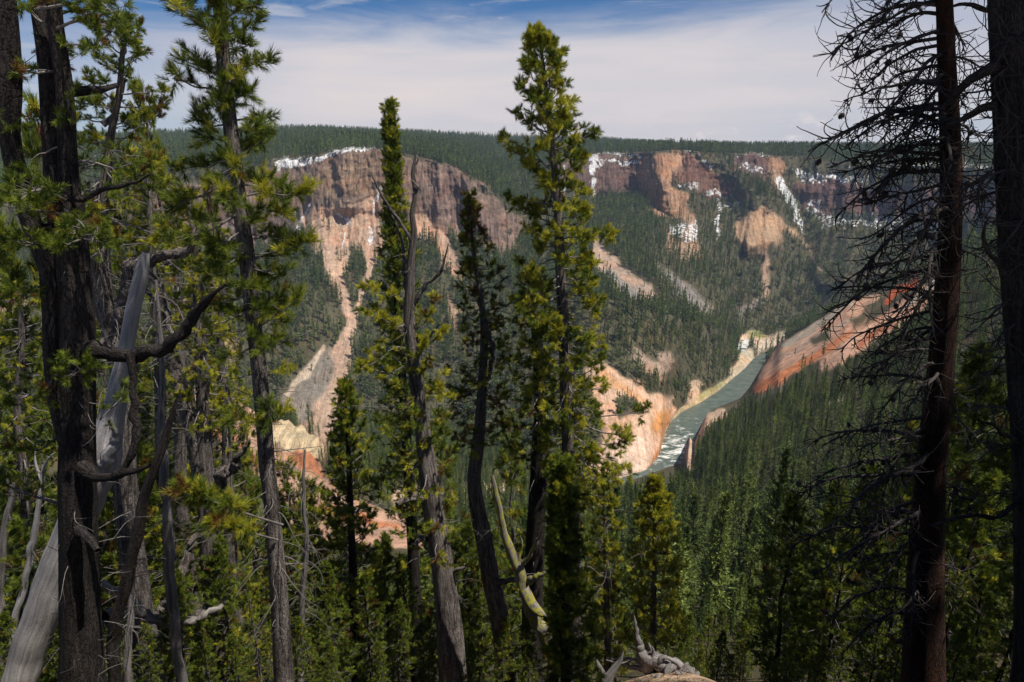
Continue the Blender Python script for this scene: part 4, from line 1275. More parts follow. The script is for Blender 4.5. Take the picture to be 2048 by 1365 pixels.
# --- dark long-needled pine on the left
lg = dict(leaf=1, size=0.17, gold=0.35, rust=0.03, from_s=0.35, twig_len=0.26, count=3, tw=10)
make_pine("long_needled_pine", 'slim dark green pine on the left with long bristling needles and a straight trunk', 6, 8.4,
          [(430, -90, 18), (440, 30, 24), (450, 160, 26), (465, 290, 28), (478, 400, 28), (492, 500, 30), (505, 620, 30), (516, 720, 30), (527, 830, 32), (535, 930, 32), (545, 1020, 30), (555, 1150, 34), (568, 1365, 40)],
          [(-80, 70, 70), (60, 124, 80), (150, 140, 84), (215, 140, 60), (255, 108, 104), (300, 120, 96), (345, 130, 104), (390, 135, 120), (450, 110, 60), (520, 80, 90), (600, 80, 60), (700, 80, 60)], 60,
          leaf=0.93, size=0.155, gold=0.08, rust=0.03, droop=0.2, up=0.35, twig_len=0.28, count=3, K=60, width=0.034, rise=(0.7, -0.1),
          boughs=[([(482, 395), (530, 385), (575, 392), (618, 380)], 8.4, 8.0, 0.014, lg), ([(495, 510), (550, 505), (600, 492)], 8.4, 8.1, 0.010, {**lg, 'gold': 0.6, 'from_s': 0.6}), ([(512, 660), (560, 625), (595, 600)], 8.4, 8.1, 0.010, {**lg, 'gold': 0.6, 'from_s': 0.5, 'count': 2}),
                  ([(512, 660), (560, 690), (595, 640)], 8.4, 8.6, 0.009, {**cdead}), ([(518, 690), (580, 680), (640, 655)], 8.4, 8.2, 0.010, {**cdead}), ([(525, 760), (550, 745), (580, 738)], 8.4, 8.3, 0.008, {**lg, 'gold': 0.8, 'size': 0.10, 'count': 2}),
                  ([(536, 905), (580, 900), (650, 892)], 8.4, 8.3, 0.009, cdead), ([(565, 1050), (500, 1030), (430, 1005), (365, 985)], 8.2, 7.0, 0.020, {**lg, 'tw': 16, 'twig_len': 0.36}), ([(555, 1080), (480, 1060), (440, 1050)], 8.2, 7.2, 0.016, {**lg, 'tw': 14}),
                  ([(528, 845), (500, 840), (470, 850)], 8.4, 8.0, 0.010, lg), ([(532, 850), (555, 835), (540, 815)], 8.4, 7.9, 0.010, lg)],
          snags=[(420, 1000, 60, dict(L=(0.15, 0.9), fine=4, r=0.006)), (1000, 1250, 24, dict(L=(0.3, 0.9), fine=4, r=0.006, down=0.6))])
# --- young pine left of the centre
make_pine("young_pine", 'young pointed pine in front of the orange slope, left of the leaning grey pine', 7, 17,
          [(689, 772, 3), (697, 900, 10), (702, 1050, 14), (708, 1200, 18), (715, 1365, 24)],
          [(772, 10, 10), (830, 36, 34), (900, 58, 50), (960, 64, 64), (1010, 66, 76), (1100, 84, 84), (1250, 104, 100), (1380, 120, 120)], 150,
          bark=M_BARKD, leaf=0.97, size=0.15, gold=0.28, rust=0.01, droop=0.02, up=0.4, rise=(1.1, 0.1), twig_len=0.34)
# --- bright young pine in front
make_pine("sapling_pine", 'fresh green young pine standing right beside the yellow lichened stem', 8, 10.4,
          [(1122, 932, 4), (1125, 1020, 10), (1128, 1120, 14), (1130, 1240, 18), (1132, 1365, 22)],
          [(930, 9, 9), (960, 24, 24), (1000, 40, 34), (1030, 30, 30), (1060, 46, 42), (1110, 44, 46), (1160, 50, 58), (1220, 36, 62), (1300, 40, 84), (1380, 60, 86)], 130,
          bark=M_BARKD, leaf=1, size=0.13, gold=0.15, rust=0.0, droop=0.0, up=0.4, rise=(1.1, 0.35), twig_len=0.22, count=3, K=34, width=0.06)
# --- yellow-green pine
make_pine("yellow_pine", 'airy yellow green pine standing before the dark forest slope, above the grey stump', 9, 18,
          [(1309, 963, 3), (1310, 1050, 8), (1308, 1150, 10), (1306, 1250, 14), (1305, 1320, 17)],
          [(963, 7, 7), (1005, 32, 28), (1030, 40, 36), (1060, 62, 52), (1120, 72, 64), (1180, 72, 76), (1230, 76, 82), (1310, 70, 80)], 130,
          leaf=0.9, size=0.15, gold=0.85, rust=0.03, droop=0.05, up=0.4, rise=(1.1, 0.15), twig_len=0.34, snags=[(1050, 1300, 40, dict(L=(0.3, 1.0), fine=4))])
make_pine("thin_pine", 'sparse yellowish pine with drooping grey twigs between sapling and yellow green pine', 10, 16,
          [(1206, 940, 3), (1210, 1050, 8), (1212, 1150, 11), (1215, 1300, 14)],
          [(950, 10, 12), (1020, 34, 30), (1120, 44, 40), (1220, 52, 46), (1320, 60, 50)], 80, leaf=0.7, size=0.14, gold=0.5, rust=0.05, snags=[(960, 1300, 50, dict(L=(0.3, 1.0), fine=5, down=0.6))])
# --- the big dark pine at the left
bl = dict(leaf=1, size=0.082, gold=0.05, rust=0.06, from_s=0.15, twig_len=0.22, puff=5, tw=28)
make_pine("dark_pine", 'massive dark pine at the left edge with three stems and a thick curved branch', 12, 6.0,
          [(138, 400, 50), (142, 470, 54), (148, 560, 58), (154, 650, 60), (155, 750, 60), (155, 850, 60), (154, 950, 66), (155, 1060, 68), (157, 1150, 72), (163, 1365, 84)],
          None, 0, bark=M_BARKD, lump=0.2, sides=18, K=46, width=0.05,
          stems=[([(104, -60, 24), (112, 60, 28), (125, 150, 30), (132, 240, 34), (135, 325, 36), (142, 430, 42), (152, 540, 46)], 5.9, 6.0), ([(66, -60, 28), (84, 60, 31), (94, 140, 33), (101, 225, 36), (106, 320, 38), (114, 400, 44), (128, 500, 50)], 6.1, 6.0),
                 ([(4, -60, 46), (16, 150, 48), (20, 270, 38), (36, 350, 38), (58, 430, 38), (92, 520, 40), (140, 620, 42)], 5.8, 6.0), ([(88, 450, 30), (96, 540, 30), (103, 650, 32), (108, 740, 33), (125, 830, 40), (148, 920, 36)], 5.9, 5.95)],
          limbs=[([(160, 700, 40), (200, 700, 36), (245, 708, 36), (300, 706, 32), (350, 680, 28), (385, 640, 24), (404, 608, 18), (425, 588, 10), (450, 570, 5)], 6.0, 5.5), ([(165, 935, 36), (195, 950, 24), (225, 957, 19), (262, 946, 15), (300, 930, 8)], 5.9, 5.5),
                 ([(238, 948, 12), (262, 908, 18), (271, 850, 19), (268, 790, 18), (264, 735, 20), (262, 705, 24)], 5.65, 5.75), ([(130, 180, 30), (165, 182, 22), (200, 178, 16), (235, 170, 9)], 6, 6.3), ([(150, 1060, 24), (180, 1075, 20), (196, 1100, 12)], 5.8, 5.6),
                 ([(100, 390, 14), (150, 400, 14), (210, 380, 12), (270, 365, 8), (300, 350, 4)], 5.9, 5.5)],
          fills=[([(104, -60, 28), (125, 150, 36), (135, 325, 46), (140, 430, 54)], [(-60, 130, 110), (60, 100, 100), (150, 90, 80), (330, 110, 80), (430, 130, 80)], 17, dict(leaf=0.85, size=0.085, gold=0.04, rust=0.08, puff=5, tw=13, twig_len=0.26)),
                 ([(4, -60, 46), (22, 270, 54), (62, 430, 60)], [(-60, 90, 90), (200, 90, 80), (430, 110, 90)], 9, dict(leaf=0.85, size=0.085, gold=0.04, rust=0.08, puff=5, tw=13, twig_len=0.26))],
          boughs=[([(110, 60), (160, 40), (210, 60), (240, 90)], 5.9, 5.4, 0.014, bl), ([(70, 20), (130, 10), (190, 0), (230, 30)], 5.9, 5.3, 0.014, bl), ([(130, 430), (60, 420), (10, 400), (-30, 410)], 5.8, 5.0, 0.016, bl), ([(140, 430), (110, 470), (80, 490), (40, 480)], 5.8, 5.1, 0.016, bl),
                  ([(140, 440), (150, 470), (160, 480), (120, 490)], 5.7, 5.2, 0.012, bl), ([(130, 400), (80, 380), (40, 400)], 5.7, 5.0, 0.014, bl), ([(130, 420), (160, 445), (175, 465)], 5.8, 5.3, 0.012, bl), ([(100, 560), (50, 590), (0, 610)], 6, 5.6, 0.012, bl),
                  ([(130, 800), (60, 790), (0, 820)], 6, 5.6, 0.014, bl), ([(130, 860), (80, 900), (20, 900)], 6.1, 5.8, 0.014, bl), ([(200, 840), (240, 800), (270, 780)], 6.2, 6.4, 0.008, bl), ([(120, 760), (160, 740), (130, 720)], 5.8, 5.4, 0.01, bl), ([(125, 1010), (60, 990), (-10, 960)], 6.1, 5.9, 0.014, bl)],
          snags=[(420, 1365, 40, dict(L=(0.15, 0.7), fine=4, r=0.005))])
# --- white leaning snag
make_pine("leaning_snag", 'pale silver dead trunk leaning behind the massive dark pine, stripped of bark', 13, 9.2,
          [(292, 505, 12), (284, 540, 24), (273, 590, 27), (259, 660, 28), (246, 730, 32), (232, 800, 42), (214, 870, 58), (204, 930, 66), (168, 1010, 66), (118, 1130, 68), (76, 1250, 66), (40, 1365, 66)],
          None, 0, bark=M_SILVER, wood=M_TWIG, lump=0.13, cat='dead tree', snags=[(520, 1100, 10, dict(L=(0.2, 0.6), fine=2))], limbs=[([(205, 925, 40), (225, 900, 30), (232, 870, 16), (222, 850, 6)], 9.1, 8.9)])
make_pine("pale_snag", 'thin whitish dead stem in the lower left corner, left of the leaning trunk', 14, 10.5,
          [(86, 930, 5), (80, 985, 8), (66, 1080, 13), (48, 1170, 14), (25, 1265, 14)], None, 0, bark=M_SILVER, wood=M_DEAD, cat='dead tree', lump=0.1, sides=8,
          limbs=[([(84, 945, 6), (95, 920, 5), (112, 905, 2)], 10.5, 10.3), ([(82, 960, 6), (72, 930, 5), (70, 900, 2)], 10.5, 10.6)], snags=[(930, 1150, 14, dict(L=(0.15, 0.45), fine=3))])
make_pine("twisted_snag", 'grey crooked dead stem at the left edge with short upturned arms', 15, 11.5,
          [(44, 945, 6), (30, 970, 9), (22, 1000, 12), (12, 1050, 14), (4, 1110, 15), (0, 1180, 16)], None, 0, bark=M_DEAD, wood=M_DEAD, cat='dead tree', lump=0.1, sides=8,
          limbs=[([(24, 990, 9), (12, 960, 8), (8, 935, 5)], 11.5, 11.3), ([(56, 1020, 6), (54, 985, 5), (56, 950, 3)], 11.5, 11.5)], snags=[(950, 1150, 12, dict(L=(0.15, 0.5), fine=3))])
# --- forked grey pine behind
fk = dict(leaf=1, size=0.12, gold=0.3, rust=0.06, from_s=0.25, twig_len=0.3, puff=5, tw=11)
make_pine("forked_pine", 'grey barked pine forking into two crooked arms, right of the massive dark pine', 16, 11,
          [(246, 95, 9), (238, 190, 12), (222, 270, 15), (214, 340, 20), (200, 420, 34), (198, 500, 40), (205, 575, 42), (222, 640, 46), (237, 700, 48), (245, 770, 44), (250, 860, 46), (250, 960, 48)],
          [(70, 50, 50), (110, 66, 70), (200, 70, 90), (280, 90, 110), (350, 100, 140), (430, 80, 150), (520, 60, 100)], 52, leaf=0.8, size=0.115, gold=0.15, rust=0.08, puff=5, tw=7, twig_len=0.32, lump=0.18,
          limbs=[([(232, 670, 30), (246, 620, 32), (257, 570, 34), (268, 533, 34), (300, 522, 28), (340, 512, 24), (375, 497, 20), (398, 470, 14), (402, 430, 7)], 11, 10.6), ([(272, 538, 18), (300, 552, 15), (325, 580, 14), (336, 630, 13), (345, 665, 11), (358, 690, 7)], 10.8, 10.4),
                 ([(280, 560, 10), (300, 590, 8), (335, 598, 7), (355, 615, 5), (368, 640, 2)], 10.8, 10.3), ([(384, 490, 12), (384, 450, 10), (378, 420, 9), (385, 395, 4)], 10.6, 10.7), ([(226, 660, 12), (205, 680, 10), (200, 700, 4)], 11, 10.7), ([(205, 250, 14), (232, 225, 12), (250, 160, 8)], 11, 11.2)],
          boughs=[([(214, 340), (260, 360), (300, 330), (340, 335)], 11, 10.6, 0.014, fk), ([(205, 430), (260, 450), (320, 470), (350, 460)], 11, 10.5, 0.014, fk), ([(200, 480), (250, 490), (300, 485)], 11, 10.4, 0.014, fk), ([(220, 300), (270, 260), (310, 230), (325, 180)], 11, 11, 0.013, fk), ([(300, 520), (340, 450), (350, 400)], 10.8, 10.8, 0.010, fk),
                  ([(330, 515), (360, 540), (395, 560)], 10.7, 10.5, 0.008, cdead)],
          snags=[(300, 820, 150, dict(L=(0.2, 1.2), fine=6, r=0.006))])
make_pine("twin_stem_pine", 'grey pine with two slender stems meeting low down, left of the long needled pine', 17, 13,
          [(392, 440, 10), (394, 520, 17), (397, 600, 21), (401, 700, 24), (407, 820, 27), (411, 920, 31), (416, 1000, 40), (420, 1080, 40), (426, 1190, 42)],
          [(430, 30, 40), (500, 60, 60), (600, 60, 70), (700, 80, 80), (850, 70, 90)], 60, leaf=0.8, size=0.12, gold=0.55, rust=0.05, len_rand=(0.4, 1.0), puff=4, tw=7,
          stems=[([(318, 590, 12), (330, 650, 20), (342, 700, 24), (356, 760, 28), (375, 830, 29), (395, 920, 31), (412, 1000, 36), (418, 1040, 36)], 12.9, 13)],
          limbs=[([(418, 1030, 26), (432, 985, 26), (448, 950, 26), (468, 930, 24), (484, 905, 12), (500, 885, 6)], 12.9, 12.4), ([(376, 1090, 10), (395, 1070, 16), (420, 1060, 18)], 12.4, 12.9), ([(300, 1240, 14), (335, 1200, 22), (362, 1150, 22), (378, 1100, 14), (395, 1085, 9)], 12, 12.6)],
          snags=[(450, 1150, 150, dict(L=(0.2, 1.2), fine=6, r=0.006))])
make_pine("dark_snag", 'thin dark leafless stem leaning right, between silver leaning trunk and twin stemmed pine', 18, 7.2,
          [(352, 800, 5), (345, 830, 11), (320, 905, 17), (298, 975, 21), (275, 1070, 23), (252, 1160, 23), (232, 1250, 24)], None, 0, bark=M_BARKD, wood=M_BARKD, cat='dead tree', sides=9,
          snags=[(820, 1150, 14, dict(L=(0.1, 0.4), fine=2))])
for (nm, lb, sd, D, pth, yy) in (
        ('slender_pine', 'slender grey pine stem, first right of the forked grey pine, thinly needled', 41, 14, [(292, 300, 6), (300, 420, 12), (306, 560, 16), (318, 700, 20), (322, 850, 22), (330, 1000, 26)], (300, 800)),
        ('slender_pine', 'slender grey pine stem rising behind the curved branch of the dark pine', 42, 15, [(345, 330, 6), (350, 420, 10), (352, 520, 14), (360, 640, 16), (362, 780, 20), (360, 950, 24)], (340, 760)),
        ('slender_pine', 'crooked thin pine stem just left of the long needled pine', 43, 17, [(442, 460, 5), (446, 560, 10), (440, 680, 14), (452, 800, 17), (455, 950, 20), (462, 1100, 24)], (470, 900)),
        ('slender_pine', 'slim grey stem in the gap left of the massive dark pine', 44, 13, [(40, 600, 8), (44, 700, 13), (36, 820, 16), (48, 950, 18), (50, 1100, 22)], (560, 950))):
    make_pine(nm, lb, sd, D, pth, [(yy[0], 20, 20), (yy[0] + 80, 60, 60), (yy[1], 70, 70)], 34, leaf=0.75, size=0.12, gold=0.35, rust=0.08, puff=4, tw=7, lump=0.12, snags=[(yy[0] + 60, yy[1] + 200, 60, dict(L=(0.2, 0.9), fine=4))])
for (lb, sd, D, pth, ym) in (
        ('short bleached dead stem with tangled twigs, just right of the leaning silver trunk', 51, 10, [(312, 560, 4), (318, 640, 8), (326, 740, 11), (322, 860, 14), (330, 980, 17), (336, 1120, 20)], (570, 1050)),
        ('thin bleached dead stem tangled with twigs, left of the young pointed pine', 52, 12, [(610, 900, 3), (606, 980, 7), (612, 1080, 9), (604, 1200, 12), (600, 1320, 14)], (920, 1300)),
        ('grey twiggy dead stem at the very bottom, right of the massive dark pine', 53, 9, [(262, 1010, 4), (268, 1090, 8), (262, 1200, 12), (256, 1330, 15)], (1020, 1320))):
    make_pine("twiggy_snag", lb, sd, D, pth, None, 0, bark=M_DEAD, wood=M_TWIG, cat='dead tree', group='twiggy dead stems', lump=0.12, sides=8, snags=[(ym[0], ym[1], 44, dict(L=(0.2, 0.9), fine=5, r=0.006, down=0.5))])
# --- lichened stem
make_pine("lichened_snag", 'curved dead stem coated in yellow lichen, at the foot of the tallest pine', 19, 12,
          [(984, 950, 7), (992, 990, 10), (1002, 1035, 12), (1014, 1080, 17), (1028, 1125, 21), (1042, 1165, 24), (1050, 1190, 24), (1062, 1215, 26), (1080, 1245, 26), (1100, 1290, 28), (1125, 1345, 30)], None, 0, bark=M_MOSS, wood=M_DEAD, cat='dead tree', lump=0.2,
          stems=[([(1046, 1175, 24), (1062, 1208, 24), (1080, 1226, 17), (1092, 1234, 5)], 11.9, 11.7)], limbs=[([(1046, 1126, 10), (1062, 1108, 10), (1072, 1085, 9), (1084, 1066, 4)], 12, 11.6), ([(1056, 1165, 16), (1072, 1152, 14), (1092, 1146, 7)], 12, 11.8), ([(1036, 1120, 8), (1045, 1090, 5), (1040, 1070, 2)], 12, 11.9)],
          snags=[(960, 1300, 14, dict(L=(0.15, 0.5), fine=3))])


# --- right side: bare pine hung with cones, and the thick trunk at the edge
def cone_mesh():
    rng = np.random.default_rng(5)
    tb = Tubes()
    zz = np.linspace(0, 1, 7)
    tb.add(np.column_stack([0 * zz, 0 * zz, zz * 0.055]), 0.017 * np.sin(np.pi * (0.12 + 0.85 * zz)) + 0.003, 7)
    v, f, a = tb.arrays()
    P = []
    for k in range(46):
        t = (k + 0.5) / 46
        ang = k * 2.4
        r = 0.017 * math.sin(math.pi * (0.12 + 0.85 * t)) + 0.002
        d = np.array([math.cos(ang), math.sin(ang), 0.15])
        b = np.array([0, 0, t * 0.055]) + d * r
        s = np.array([-math.sin(ang), math.cos(ang), 0]) * 0.006
        P += [b - s, b + s, b + d * 0.011 + (0, 0, 0.004), b + d * 0.004 + (0, 0, 0.006)]
    f = np.concatenate([f, np.arange(len(P)).reshape(-1, 4) + len(v)])
    v = np.concatenate([v, P])
    return v, f, np.concatenate([a, P])


CONE = None
cone_count = [0]


def bare_branches(cr, trunk, root, ys, seed, lf=262, rt=125, cones=True, cone_cap=96):
    global CONE
    rng = np.random.default_rng(seed)
    tpx, tpy = to_pix(trunk[:, 0], trunk[:, 1], trunk[:, 2])
    o = np.argsort(tpy)
    spots = []
    for k, y in enumerate(ys):
        base = np.array([np.interp(y, tpy[o], trunk[o, c]) for c in range(4)])
        depth = base[1] * CP - base[2] * SP
        left = (k % 5) != 4
        L = (lf if left else rt) / F * depth * rng.uniform(0.65, 1.12)
        a = math.pi + rng.normal(0, 0.45) if left else rng.normal(0, 0.7)
        h = np.array([math.cos(a), math.sin(a), 0])
        pts = [base[:3]]
        el = rng.uniform(0.0, 0.25)
        d = h * math.cos(el) + np.array([0, 0, math.sin(el)])
        nseg = 10
        for s in range(nseg):
            d = d + np.array([0, 0, -0.085 - 0.05 * rng.random()]) + rng.normal(0, 0.12, 3)
            d /= np.linalg.norm(d)
            pts.append(pts[-1] + d * L / nseg)
        pts = smooth_path(pts, 0.05)
        n = len(pts)
        r0 = 0.011 + 0.009 * L
        cr.wood.add(pts, r0 * np.linspace(1, 0.28, n), 6, k, 0.12)
        for s in rng.uniform(0.12, 1.0, int(10 + 12 * L)):
            i = min(int(s * (n - 1)), n - 2)
            dd = pts[i + 1] - pts[i]
            dd /= np.linalg.norm(dd)
            q = [pts[i]]
            e = dd * 0.7 + rng.normal(0, 0.55, 3) + np.array([0, 0, -0.35])
            l2 = rng.uniform(0.16, 0.55) * (1.1 - 0.4 * s)
            turn = rng.normal(0, 0.28, 3)
            for _ in range(7):
                e = e / np.linalg.norm(e) + turn + rng.normal(0, 0.12, 3)
                e /= np.linalg.norm(e)
                q.append(q[-1] + e * l2 / 7)
            q = smooth_path(q, 0.03)
            cr.wood.add(q, np.linspace(max(r0 * 0.36, 0.005), 0.003, len(q)), 4)
            if cones and rng.random() < 0.5:
                m = rng.integers(1, 3)
                j = rng.integers(len(q) // 3, len(q))
                for _ in range(m):
                    spots.append(q[j] + rng.normal(0, 0.012, 3))
            for _ in range(rng.integers(0, 3)):
                j = rng.integers(2, len(q) - 1)
                cr.twig(q[j], rng.normal(0, 1, 3) + np.array([0, 0, -0.5]), l2 * rng.uniform(0.3, 0.6), 0.004, 0, 0.1, 0, 0, 0.8)
    if cones:
        spots = [spots[j] for j in rng.permutation(len(spots))]
        spots = [p for p in spots if to_pix(p[0], p[1], p[2])[1] > -10][:cone_cap]
        for p in spots:
            if CONE is None:
                v, f, a = cone_mesh()
                CONE = mesh_obj("pine_cone", v, f, M_TWIGD, root, attrs={'along': a})
                c = CONE
            else:
                c = CONE.copy()
                COL.objects.link(c)
                c.parent = root
            c.location = p
            c.rotation_euler = (rng.uniform(1.8, 3.6), rng.uniform(-0.8, 0.8), rng.uniform(0, 6.28))
            c.scale = (rng.uniform(0.95, 1.35),) * 3


right_trunk = [(1886, -60, 30), (1893, 120, 34), (1900, 260, 38), (1903, 380, 41), (1898, 520, 44), (1890, 640, 47), (1880, 760, 50), (1868, 880, 54), (1858, 1000, 60), (1852, 1120, 66), (1848, 1250, 72), (1846, 1365, 80)]
make_pine("bare_cone_pine", 'bare reddish trunked pine on the right, its drooping leafless branches hung with cones', 20, 6.6, right_trunk, None, 0, bark=M_BARKR, wood=M_TWIGD, lump=0.14, sides=16,
          extra=lambda cr, sm, root: bare_branches(cr, sm, root, [250, 280, 315, 345, 385, 415, 450, 480, 535, 560, 620, 650, 700, 740, 790, 835, 870, 915, 945, 980, 1015, 1045, 1075, 1110, 1150, 1190, -90, -70, -50, -30, -15, 0, 12, 30, 40, 62, 75, 90, 105, 118, 130, 150, 165, 175, 185, 205, 220, 230, 240, 255, 272, 290, 300, 330, 350, 370, 400, 430, 465, 500, 520, 540, 580, 600, 640, 660, 680, 720, 770, 820, 850, 880, 900, 930, 960, 1000, 1030, 1060, 1090, 1130, 1170, 1220], 31))
make_pine("edge_pine", 'thick black trunk rising along the right edge with bare limbs reaching left', 21, 5.2,
          [(2054, -60, 128), (2062, 200, 124), (2070, 450, 124), (2084, 700, 126), (2104, 1000, 136), (2122, 1365, 160)], None, 0, bark=M_BARKD, wood=M_TWIGD, lump=0.12, sides=20,
          limbs=[([(2000, 130, 30), (1965, 145, 24), (1930, 175, 20), (1905, 200, 12), (1880, 215, 6)], 5.2, 5.4), ([(2000, 210, 26), (1960, 218, 20), (1925, 240, 14), (1895, 250, 6)], 5.2, 5.5), ([(2010, 30, 14), (1970, 20, 12), (1930, 8, 9), (1900, 14, 4)], 5.2, 5.0), ([(2010, 560, 14), (2000, 530, 12), (1975, 500, 10), (1968, 460, 8), (1975, 440, 4)], 5.1, 4.9),
                 ([(2040, 1000, 12), (1995, 1035, 11), (1955, 1032, 9), (1900, 1040, 8), (1860, 1052, 4)], 5.2, 5.0), ([(2040, 880, 14), (2010, 870, 11), (1985, 850, 8), (1965, 845, 4)], 5.2, 5.0)],
          extra=lambda cr, sm, root: bare_branches(cr, sm, root, [60, 120, 180, 230, 260, 300, 330, 380, 420, 470, 520, 580, 640, 700, 760, 830, 900, 980, 1060], 32, 150, 120, False))

# --- stump on the sandy lip
st = Tubes()
STD = 12.0
for k, (p, d0, d1) in enumerate([([(1268, 1231, 3), (1272, 1262, 9), (1280, 1292, 15), (1290, 1316, 24), (1296, 1342, 32)], STD, STD), ([(1290, 1318, 26), (1312, 1322, 28), (1334, 1328, 30), (1356, 1336, 26), (1378, 1346, 20), (1398, 1352, 7)], STD, STD - 0.3),
                                 ([(1300, 1320, 10), (1299, 1300, 8), (1297, 1284, 3)], STD, STD), ([(1302, 1318, 8), (1306, 1304, 6), (1303, 1292, 2)], STD - 0.1, STD - 0.1), ([(1318, 1324, 10), (1330, 1314, 9), (1346, 1322, 8), (1362, 1334, 7)], STD - 0.2, STD - 0.3),
                                 ([(1366, 1340, 9), (1373, 1330, 7), (1378, 1325, 3)], STD - 0.3, STD - 0.3), ([(1344, 1332, 20), (1338, 1342, 18), (1330, 1352, 10)], STD - 0.3, STD - 0.5), ([(1283, 1338, 12), (1262, 1334, 8), (1240, 1326, 6), (1213, 1320, 3)], STD, STD + 0.2),
                                 ([(1280, 1328, 8), (1265, 1318, 6), (1240, 1320, 5), (1215, 1316, 2)], STD, STD + 0.2)]):
    q = gnarl(smooth_path(stem_path(p, d0, False, dd=d1 - d0), 0.04), k + 50)
    st.add(q[:, :3], q[:, 3], 10, 40 + k, 0.3)
stump = st.build("stump", M_DEAD)
tag(stump, 'weathered grey stump with an upright splinter and roots on bare sand', 'stump')
st = Tubes()
for k, (p, d0, d1) in enumerate([([(1247, 1302, 3), (1240, 1322, 10), (1226, 1342, 16), (1214, 1362, 22), (1206, 1390, 26)], 11.2, 11.2), ([(1191, 1316, 3), (1196, 1330, 9), (1204, 1350, 15), (1212, 1375, 20)], 11.2, 11.2), ([(1236, 1330, 6), (1255, 1325, 4), (1266, 1318, 2)], 11.2, 11.0)]):
    q = smooth_path(stem_path(p, d0, k == 0, dd=d1 - d0), 0.04)
    st.add(q[:, :3], q[:, 3], 8, 60 + k, 0.25)
tag(st.build("broken_stump", M_DEAD), 'small broken grey stump split in a V, left of the larger stump', 'stump')
# fallen grey pole lying up the slope at the lower left
st = Tubes()
for k, p in enumerate([[(200, 1165, 18), (250, 1200, 20), (300, 1235, 20), (350, 1250, 18), (420, 1225, 14), (445, 1210, 8)], [(200, 1240, 40), (235, 1232, 34), (262, 1215, 20)], [(290, 1245, 8), (300, 1290, 7), (310, 1330, 4)]]):
    q = gnarl(smooth_path(stem_path(p, 10, False, dd=0.8), 0.06), k + 80)
    st.add(q[:, :3], q[:, 3], 9, 70 + k, 0.2)
tag(st.build("fallen_limb", M_TWIG), 'fallen grey limb lying among green pines in the lower left', 'fallen branch')


# --- pines filling the slope just below: four kinds, many copies
def pine_kind(seed, slim, leaf, gold, rust, n, bark=M_BARKD, snag=10, size=0.20):
    """one pine about 7 m tall at the origin: (trunk object, crown object)"""
    rng = np.random.default_rng(seed)
    H = 7.0
    zz = np.linspace(-0.4, H, 14)
    b = rng.normal(0, 0.05, (14, 2)).cumsum(0)
    tr_ = np.column_stack([b - b[0], zz, 0.085 * (1 - np.clip(zz, 0, H) / H) ** 0.8 + 0.008])
    tb = Tubes()
    tb.add(tr_[:, :3], tr_[:, 3], 9, seed, 0.12)
    t_o = tb.build("trunk", bark)
    cr = Crown(seed)
    for k in range(n):
        f = (k + rng.random()) / n
        z = H * (0.10 + 0.90 * f)
        base = np.array([np.interp(z, zz, tr_[:, c]) for c in range(4)])
        L = max(0.12, slim * H * (1 - f) ** 0.62 * (0.6 + 0.5 * min(1, f * 5)) * rng.uniform(0.55, 1.15))
        a = k * 2.4 + rng.normal(0, 0.3)
        el = -0.15 + 1.15 * f ** 1.5 + rng.normal(0, 0.12)
        h = np.array([math.cos(a), math.sin(a), 0])
        pts = [base[:3] + L * (h * math.cos(el) * s + np.array([0, 0, math.sin(el) * s - 0.12 * s * s + 0.3 * max(0, s - 0.5) ** 1.3])) + rng.normal(0, 0.02 * L, 3) * (s > 0) for s in np.linspace(0, 1, 5)]
        cr.bough(pts, 0.008 + 0.008 * L, leaf, size, gold, rust, 1.0, min(0.4, 0.12 + 0.4 * L), 0.2, True, 2, 4, tw=4.5)
    for k in range(snag):
        z = rng.uniform(0.3, H * 0.6)
        base = np.array([np.interp(z, zz, tr_[:, c]) for c in range(3)])
        cr.twig(base, np.array([rng.normal(), rng.normal(), rng.uniform(-0.5, 0.2)]), rng.uniform(0.4, 1.1), 0.008, 0, 0.1, 0, 0, 0.6)
    c_o = cr.build(None, M_TWIG, M_PINE, 40, 0.062)
    for o in (t_o, c_o):
        COL.objects.unlink(o)
    return t_o, c_o


KINDS = [pine_kind(301, 0.19, 0.95, 0.03, 0.03, 72, snag=20), pine_kind(302, 0.16, 0.92, 0.08, 0.04, 64, snag=24), pine_kind(303, 0.22, 0.82, 0.04, 0.07, 58, snag=44), pine_kind(304, 0.17, 0.72, 0.25, 0.08, 54, M_BARK, 50)]


def place_pine(kind, px, top, D, name, label, group, wide=1.0, rng=np.random.default_rng(77)):
    p = at_depth(px, top, D)
    g = ground_z(p[0], D)
    h = max(1.2, p[2] - g)
    root = bpy.data.objects.new(name, None)
    COL.objects.link(root)
    root.empty_display_size = 0.3
    root.location = (p[0], D, g)
    k = h / 7.0
    wk = min(k, 1.35) * wide
    root.scale = (wk, wk, k)
    root.rotation_euler = (rng.normal(0, 0.03), rng.normal(0, 0.03), rng.uniform(0, 6.28))
    tag(root, label, 'pine tree', group)
    for src in KINDS[kind]:
        c = src.copy()
        COL.objects.link(c)
        c.parent = root
    return root


